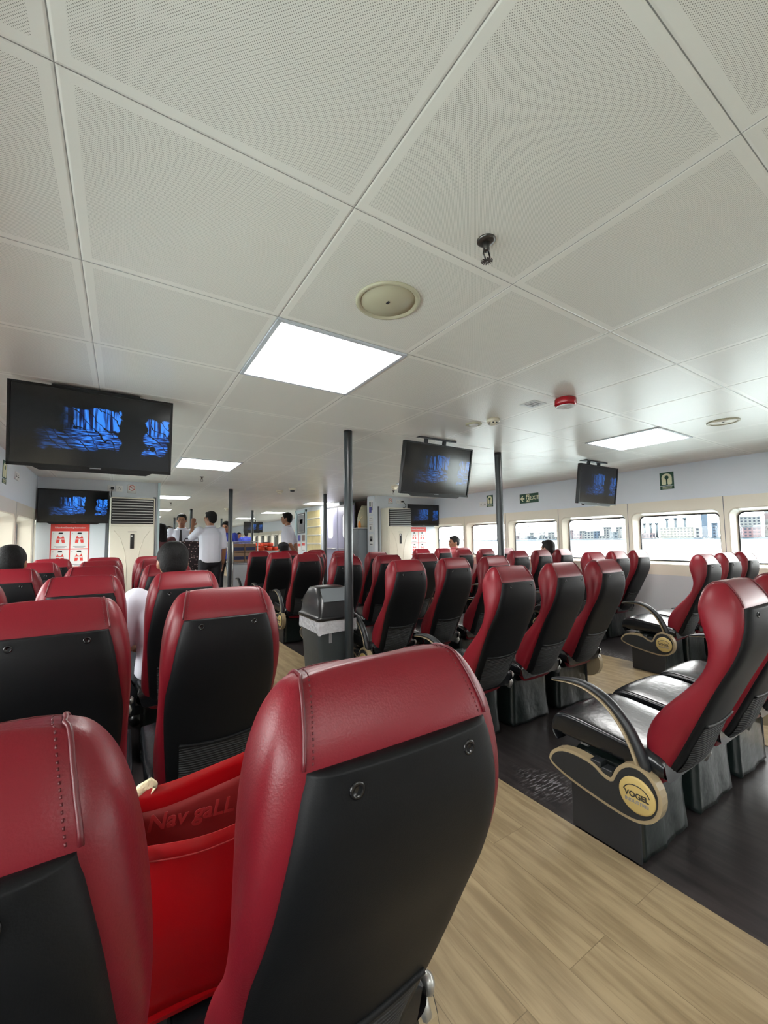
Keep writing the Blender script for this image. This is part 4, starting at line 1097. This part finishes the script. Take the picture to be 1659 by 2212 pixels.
# standing crew beyond the opening
person('smiling person in white shirt with epaulettes and dark tie facing the camera', (.89, 8.0, 0), radians(168), M_SHIRT, M_DARKCL, arms=('fwd', 'down'), H=1.70, epaulettes=True, look=(-.05, 1, -.05), sleeve=.6)
person('person in white shirt seen from behind, one forearm raised to the face', (1.205, 7.05, 0), radians(14), M_SHIRT, M_DARKCL, arms=('up', 'down'), H=1.69, look=(-.45, 1, 0), girth=1.12, sleeve=.55)
person('person in blue shirt and dark trousers behind the back-turned white shirt', (1.86, 9.1, 0), radians(160), M_BLUESH, M_DARKCL, H=1.62, look=(.2, 1, -.2), arms=('down', 'fwd'))
person('person in white shirt standing in profile with hands behind the back', (2.66, 7.55, 0), radians(57), M_SHIRT, M_DARKCL, arms=('behind', 'behind'), H=1.74, look=(0, 1, 0))
person('person with long dark hair standing at the end of the left partition', (.55, 7.7, 0), radians(20), M_BROWNSH, M_DARKCL, H=1.50, long=True, face=False)
person('person in dark clothes far behind the long-haired person', (.88, 10.2, 0), radians(170), M_DARKCL, M_DARKCL, H=1.54)
person('far person in blue shirt seen from behind above the boxes', (3.98, 15.9, 0), radians(-10), M_BLUESH, M_DARKCL, H=1.60, face=False)
person('far person in blue whose face shows beside the other blue shirt', (3.90, 16.7, 0), radians(200), M_BLUESH, M_DARKCL, H=1.54)
# seated passengers
person('seated person in white shirt, dark head above the third left row', (.265, 2.44, 0), radians(3), M_SHIRT, M_DARKCL, 'sit', arms=('lap', 'lap'), headz=1.085, face=False, sit_hip=.40, hairm=M_HAIR, girth=1.05)
person('seated person at the left windows showing only a dark head', (-.60, 3.40, 0), radians(3), M_DARKCL, M_DARKCL, 'sit', arms=('lap', 'lap'), headz=1.075, face=False, sit_hip=.40)
person('seated person in pink shirt looking left by the right windows', (5.09, 5.33, 0), radians(10), M_PINKSH, M_DARKCL, 'sit', arms=('lap', 'lap'), headz=1.135, look=(-1, .5, 0), sit_hip=.49, hairm=M_HAIRGREY)
person('seated person at the right windows, only the greying crown visible', (5.08, 3.42, 0), radians(0), M_DARKCL, M_DARKCL, 'sit', arms=('lap', 'lap'), headz=1.05, face=False, sit_hip=.43, hairm=M_HAIRGREY)
person('seated person in dark cap in front of the profile crewman', (2.27, 6.43, 0), 0, M_DARKCL, M_DARKCL, 'sit', arms=('lap', 'lap'), headz=1.06, face=False, cap=True, sit_hip=.45)

# ------------------------------------------------------------------ things in the forward cabin
t = thing('backpack', 'dark floral patterned bag held between the two white-shirted crew', 'bag', (.93, 7.42, .66), radians(8))
mb = MB(); mb.box((0, 0, .28), (.40, .20, .56), bev=.07); part('bag_body', mb, M_FLORAL, t)
part('front_pocket', MB().box((0, -.105, .2), (.30, .05, .3), bev=.02), M_FLORAL, t)
part('handle', MB().tube([(-.06, 0, .55), (-.05, 0, .60), (.05, 0, .60), (.06, 0, .55)], .01, 8), M_DARKCL, t)
part('zip', MB().tube([(-.19, -.05, .1), (-.19, -.05, .45), (-.12, -.05, .54), (.12, -.05, .54), (.19, -.05, .45)], .004, 6), M_STEEL, t)
t = thing('luggage_stand', 'low wooden stand under the floral bag beside the crew', 'stand', (.93, 7.42, 0))
part('top', MB().box((0, 0, .645), (.5, .4, .03), bev=.005), M_BROWNWALL, t)
for a in (-1, 1):
    for b in (-1, 1): part('leg', MB().box((a*.22, b*.17, .315), (.035, .035, .63)), M_BROWNWALL, t)
# trolley with boxes
t = thing('trolley', 'white trolley with metal rails under the cardboard boxes', 'trolley', (2.02, 8.35, 0))
part('cabinet', MB().box((0, 0, .42), (.46, .5, .68), bev=.01), M_WHITE, t)
part('shelf', MB().box((0, 0, .80), (.50, .52, .025)), M_STEEL, t)
for a in (-1, 1):
    for b in (-1, 1):
        part('post', MB().tube([(a*.23, b*.24, .05), (a*.23, b*.24, 1.20)], .012, 8), M_STEEL, t)
        part('wheel', MB().lathe([(.035, -.012), (.04, 0), (.035, .012)], 16, X=Matrix.Translation((a*.19, b*.2, .04)) @ Matrix.Rotation(pi/2, 4, 'Y')), M_SHOE, t)
part('rail', MB().tube([(-.23, -.24, 1.19), (.23, -.24, 1.19), (.23, .24, 1.19), (-.23, .24, 1.19), (-.23, -.24, 1.19)], .011, 8), M_STEEL, t)
for i, (dx, z, nm) in enumerate(((-.108, .815, 'lower left'), (.108, .815, 'lower right'), (-.108, .99, 'upper left'), (.108, .99, 'upper right'))):
    b = thing('cardboard_box', '%s cardboard box with blue print on the white trolley' % nm, 'box', (2.02+dx, 8.33, z), 0, 'boxes on the trolley')
    part('carton', MB().box((0, 0, .084), (.205, .36, .168), bev=.004), M_CARD, b)
    part('blue_print', MB().box((0, -.182, .07), (.19, .003, .06)), mat('carton_blue', (60, 70, 110), .6) if 'carton_blue' not in bpy.data.materials else bpy.data.materials['carton_blue'], b)
    part('tape', MB().box((0, 0, .169), (.2, .05, .002)), M_HANDLE, b)
t = thing('side_table', 'low table carrying the heap of orange life vests', 'table', (2.74, 8.75, 0))
part('top', MB().box((0, 0, .98), (.86, .5, .03), bev=.005), M_WHITE, t)
for a in (-1, 1):
    for b in (-1, 1): part('leg', MB().box((a*.36, b*.2, .48), (.04, .04, .96)), M_STEEL, t)
random.seed(5)
for i, (dx, dy, dz, w) in enumerate(((-.30, 0, 0, 'left end'), (0, .02, 0, 'middle'), (.30, 0, 0, 'right end'), (-.14, -.01, .089, 'topmost'))):
    b = thing('life_vest', '%s orange life vest in the heap beside the boxes' % w, 'life vest', (2.70+dx, 8.72+dy, .997+dz), .12*i, 'orange life vests')
    mb = MB(); mb.box((-.075, 0, .045), (.12, .30, .08), bev=.03); mb.box((.075, 0, .045), (.12, .30, .08), bev=.03); mb.box((0, .13, .05), (.22, .10, .07), bev=.03); part('foam', mb, M_ORANGE, b)
    part('strap', MB().tube([(-.14, -.05, .05), (-.08, -.05, .092), (.08, -.05, .092), (.14, -.05, .05)], .008, 8), M_DARKCL, b)
# grey cabinet with canvas bag at the right partition
t = thing('storage_cabinet', 'grey cabinet with white top beside the right partition end', 'cabinet', (4.10, 7.02, 0))
part('carcass', MB().box((0, .1, .71), (.46, .3, 1.42), bev=.006), M_CABGREY, t)
part('door', MB().box((0, -.056, .71), (.43, .015, 1.38), bev=.004), M_CABGREY, t)
part('top', MB().box((0, .1, 1.435), (.48, .33, .022), bev=.004), M_PAPER, t)
t = thing('canvas_bag', 'beige canvas bag with rope handles on top of grey cabinet', 'bag', (4.10, 7.08, 1.446))
mb = MB()
rows = []
for j, (z, w, d) in enumerate(((0, .30, .18), (.04, .33, .21), (.2, .31, .19), (.33, .24, .12), (.42, .18, .05), (.44, .16, .03))):
    rows.append([(a*(1+.05*sin(3*i+j)), b*(1+.06*cos(2*i+j)), z) for i, (a, b, _) in enumerate(rr3(w, d, 0, min(w, d)*.4))])
mb.grid(rows, 0, closed=True, caps=True); part('bag_body', mb, M_CANVAS, t)
for y in (-.06,): part('rope_handle', MB().tube([(-.10, y, .40), (-.18, y-.02, .33), (-.21, y-.02, .24), (-.17, y-.02, .17), (-.12, y-.04, .22)], .006, 8), M_HANDLE, t)
t = thing('orange_bottle', 'orange bottle standing beside the canvas bag on the cabinet', 'bottle', (3.895, 6.96, 1.446)); part('bottle_body', MB().lathe([(.025, 0), (.028, .01), (.028, .08), (.012, .11), (.012, .13)], 20), mat('orange_plastic', (226, 140, 50), .3), t); part('cap', MB().lathe([(.014, .128), (.014, .15)], 16), M_PAPER, t)

# ------------------------------------------------------------------ outside: sea, coast, boats
SEA = -3.2
def sea_mat():
    m = mat('sea_water', (166, 182, 184), .3, spec=.5); nt = m.node_tree; n = NB(m); tc = nt.nodes.new('ShaderNodeNewGeometry')
    b = nt.nodes.new('ShaderNodeBump'); b.inputs['Strength'].default_value = .5; b.inputs['Distance'].default_value = .25
    h = n.m('ADD', n.noise(tc.outputs['Position'], .5, 5), n.m('MULTIPLY', n.noise(tc.outputs['Position'], .06, 2), 2.0))
    nt.links.new(h, b.inputs['Height']); nt.links.new(b.outputs[0], nt.nodes['Principled BSDF'].inputs['Normal']); return m
o = part('sea', MB()._add([(-4000, -4000, SEA), (4000, -4000, SEA), (4000, 4000, SEA), (-4000, 4000, SEA)], [(0, 1, 2, 3)]), sea_mat()); tag(o, 'pale rippled sea beyond the windows', 'sea'); o['kind'] = 'stuff'
MB_ = {k: mat('coast_'+k, tuple(v*.36 for v in c), .9, spec=.1, var=.15, vscale=.05) for k, c in dict(grey=(150, 170, 182), pale=(196, 206, 208), beige=(196, 200, 184), pink=(186, 172, 178), blue=(128, 156, 184), green=(116, 142, 134), red=(178, 148, 154), dark=(112, 134, 150)).items()}  # distance haze is put into these greyed base colours; no haze volume
D = 700
def azp(az, d=D): return Vector((d*sin(radians(az)), d*cos(radians(az)), 0))
mb = MB(); rows = [[], [], [], []]
for i in range(80):
    a = 30+i*.9
    dd = D+14*sin(i*.7)
    for r, (q, z) in zip(rows, ((dd, SEA-.3), (dd+2, SEA+1.4), (dd+60, SEA+2.5), (dd+500, SEA+4))): p = azp(a, q); r.append((p.x, p.y, z))
mb.grid(rows, 0, sm=False); o = part('shore', mb, MB_['dark']); tag(o, 'low grey-green shoreline across the water', 'shore'); o['kind'] = 'structure'
bc = 0
MW = mat('coast_window_dark', (26, 32, 40), .8, spec=.1)
def building(az, w, h, key, d=D, dep=20, roof=None, words='', stack=False):
    p = azp(az, d+30+dep/2); rz = -radians(az)
    t = thing('building', words, 'building', (p.x, p.y, SEA+2), rz, 'buildings along the far shore')
    part('walls', MB().box((0, 0, h/2), (w, dep, h)), MB_[key], t)
    mb = MB(); nf = max(1, int(h/3.6)); nw = max(1, int(w/4))
    for i in range(nf):
        for j in range(nw): mb.box((-w/2+(j+.5)*w/nw, -dep/2-.05, (i+.55)*h/nf), (w/nw*.5, .2, h/nf*.45))
    part('windows', mb, MW, t)
    part('roof', MB().box((0, 0, h+.4), (w+.8, dep+.8, .8)), MB_[roof or 'grey'], t)
def chimney(az, w, h, key, z0=0, words='', d=D):
    p = azp(az, d+75)
    t = thing('chimney', words, 'chimney', (p.x, p.y, SEA+2+z0), 0, 'power station chimneys')
    part('stack', MB().lathe([(w*.5, 0), (w*.38, h*.93)], 16), MB_[key], t)
    part('crown', MB().lathe([(w*.62, h*.9), (w*.62, h)], 16), MB_['dark'], t)
random.seed(21)
KEYS = ['pale', 'grey', 'blue', 'pale', 'beige', 'pink']
az = 50.3; i = 0
NTH = ['first', 'second', 'third', 'fourth', 'fifth', 'sixth', 'seventh', 'eighth', 'ninth', 'tenth', 'eleventh', 'twelfth', 'thirteenth', 'fourteenth', 'fifteenth', 'sixteenth', 'seventeenth', 'eighteenth', 'nineteenth', 'twentieth', 'twenty-first', 'twenty-second', 'twenty-third', 'twenty-fourth', 'twenty-fifth', 'twenty-sixth', 'twenty-seventh', 'twenty-eighth', 'twenty-ninth', 'thirtieth']
names = {0: 'far left', 1: 'left', 2: 'middle', 3: 'right', 4: 'far right'}
while az < 62.3:
    row = i % 2; w = random.uniform(7, 14); h = random.uniform(4, 12)*(1.25 if az > 56.5 else .8)
    k = random.choice(KEYS)
    building(az+math.degrees(w/2/D), w, h*(1.25 if row else .8), k, d=D+(45 if row else 0), words='%s-toned building, %s from the left in the low skyline across the water' % ('white' if k == 'pale' else k, NTH[i]))
    az += math.degrees(w/D)*random.uniform(.62, .8); i += 1
building(65.1, 28, 7, 'pink', words='long low white quay shed left of the chimneyed power hall', roof='red')
building(68.2, 40, 15, 'beige', words='large pale green power hall below three chimneys')
building(70.1, 5, 14, 'pale', words='narrow white block right of the power hall')
building(71.6, 7, 20, 'blue', words='bluish tall block beside the tallest tower')
for a, hh, wds in ((64.55, 24, 'leftmost of four short chimneys'), (65.15, 24, 'second of four short chimneys'), (65.75, 24, 'third of four short chimneys'), (66.35, 24, 'rightmost of four short chimneys')): chimney(a, 4.2, hh, 'grey', 0, wds+' on the far shore')
for a, wds in ((67.35, 'left'), (68.15, 'middle'), (69.0, 'right')): chimney(a, 4.2, 31, 'grey', 0, wds+' chimney of three rising over the power hall')
p = azp(70.75, D+40); t = thing('tower', 'tallest blue-grey square tower on the far shore', 'tower', (p.x, p.y, SEA+2), -radians(70.7)); part('shaft', MB().box((0, 0, 20), (7, 7, 40)), MB_['blue'], t); part('cap', MB().box((0, 0, 40), (9, 9, 3)), MB_['grey'], t)
p = azp(72.3, D+40); t = thing('tower', 'pinkish lattice tower at the edge of the large window', 'tower', (p.x, p.y, SEA+2), -radians(72.3)); part('shaft', MB().box((0, 0, 20), (4, 4, 40)), MB_['pink'], t); part('cap', MB().box((0, 0, 39), (5, 5, 3)), MB_['red'], t)
building(74.0, 34, 27, 'pale', words='wide white apartment block seen in the last window'); building(74.1, 30, 13, 'red', d=D-20, dep=8, words='low reddish warehouse before the white apartment block')
building(77.0, 26, 22, 'grey', words='grey block at the right edge of the last window')
p = azp(75.9, D+60); t = thing('tower', 'red and white banded tower in the last window', 'tower', (p.x, p.y, SEA+2), -radians(75.5))
for i in range(6): part('band', MB().box((0, 0, 4+8*i), (9-.5*i, 9-.5*i, 8)), MB_['pink' if i % 2 else 'pale'], t)
p = azp(52.1, D+150); t = thing('lattice_mast', 'thin lattice mast above the low skyline', 'mast', (p.x, p.y, SEA+2))
mb = MB()
for a in (-1, 1):
    for b in (-1, 1): mb.tube([(a*2.4, b*2.4, 0), (a*.3, b*.3, 27)], .28, 6)
for i in range(9): z = 3*i; s = 2.4*(1-z/28); mb.tube([(-s, -s, z), (s*.9, -s, z+3)], .22, 5); mb.tube([(s, -s, z), (-s*.9, -s, z+3)], .22, 5)
part('lattice', mb, MB_['dark'], t)
def boat(az, d, L, words, sc=1):
    p = azp(az, d); t = thing('boat', words, 'boat', (p.x, p.y, SEA), -radians(az)+radians(8), 'boats on the water')
    t.scale = (sc, sc, sc)
    rows = []
    for f in [i/8 for i in range(9)]:
        x = -L/2+L*f; w = L*.13*(sin(pi*min(1, .25+.75*(1-f)))**.7 if f < 1 else .02); w = max(w, .05)
        rows.append([(x, -w, L*.09+L*.05*f*f), (x, -w*.75, 0), (x, 0, -L*.03), (x, w*.75, 0), (x, w, L*.09+L*.05*f*f)])
    mb = MB(); mb.grid(rows, 0, closed=True, caps=True); part('hull', mb, M_PAPER, t)
    part('cabin', MB().box((-L*.05, 0, L*.15), (L*.4, L*.16, L*.12), bev=L*.01), MB_['pale'], t)
    part('cabin_windows', MB().box((-L*.05, 0, L*.165), (L*.405, L*.162, L*.035)), MB_['dark'], t)
    part('canopy', MB().box((-L*.08, 0, L*.29), (L*.42, L*.2, L*.015)), MB_['dark'], t)
    for a in (-.25, .1): part('canopy_post', MB().box((L*a, -L*.08, L*.24), (L*.01, L*.01, L*.12)).box((L*a, L*.08, L*.24), (L*.01, L*.01, L*.12)), M_STEEL, t)
    part('mast', MB().tube([(0, 0, L*.2), (0, 0, L*.48)], L*.006, 6), M_STEEL, t)
boat(41.9, 95, 9, 'white motor boat with canopy close outside the far windows')
boat(70.9, 560, 11, 'small white boat near the shore below the tallest tower')
boat(66.2, 640, 12, 'small boat moored before the low quay shed')
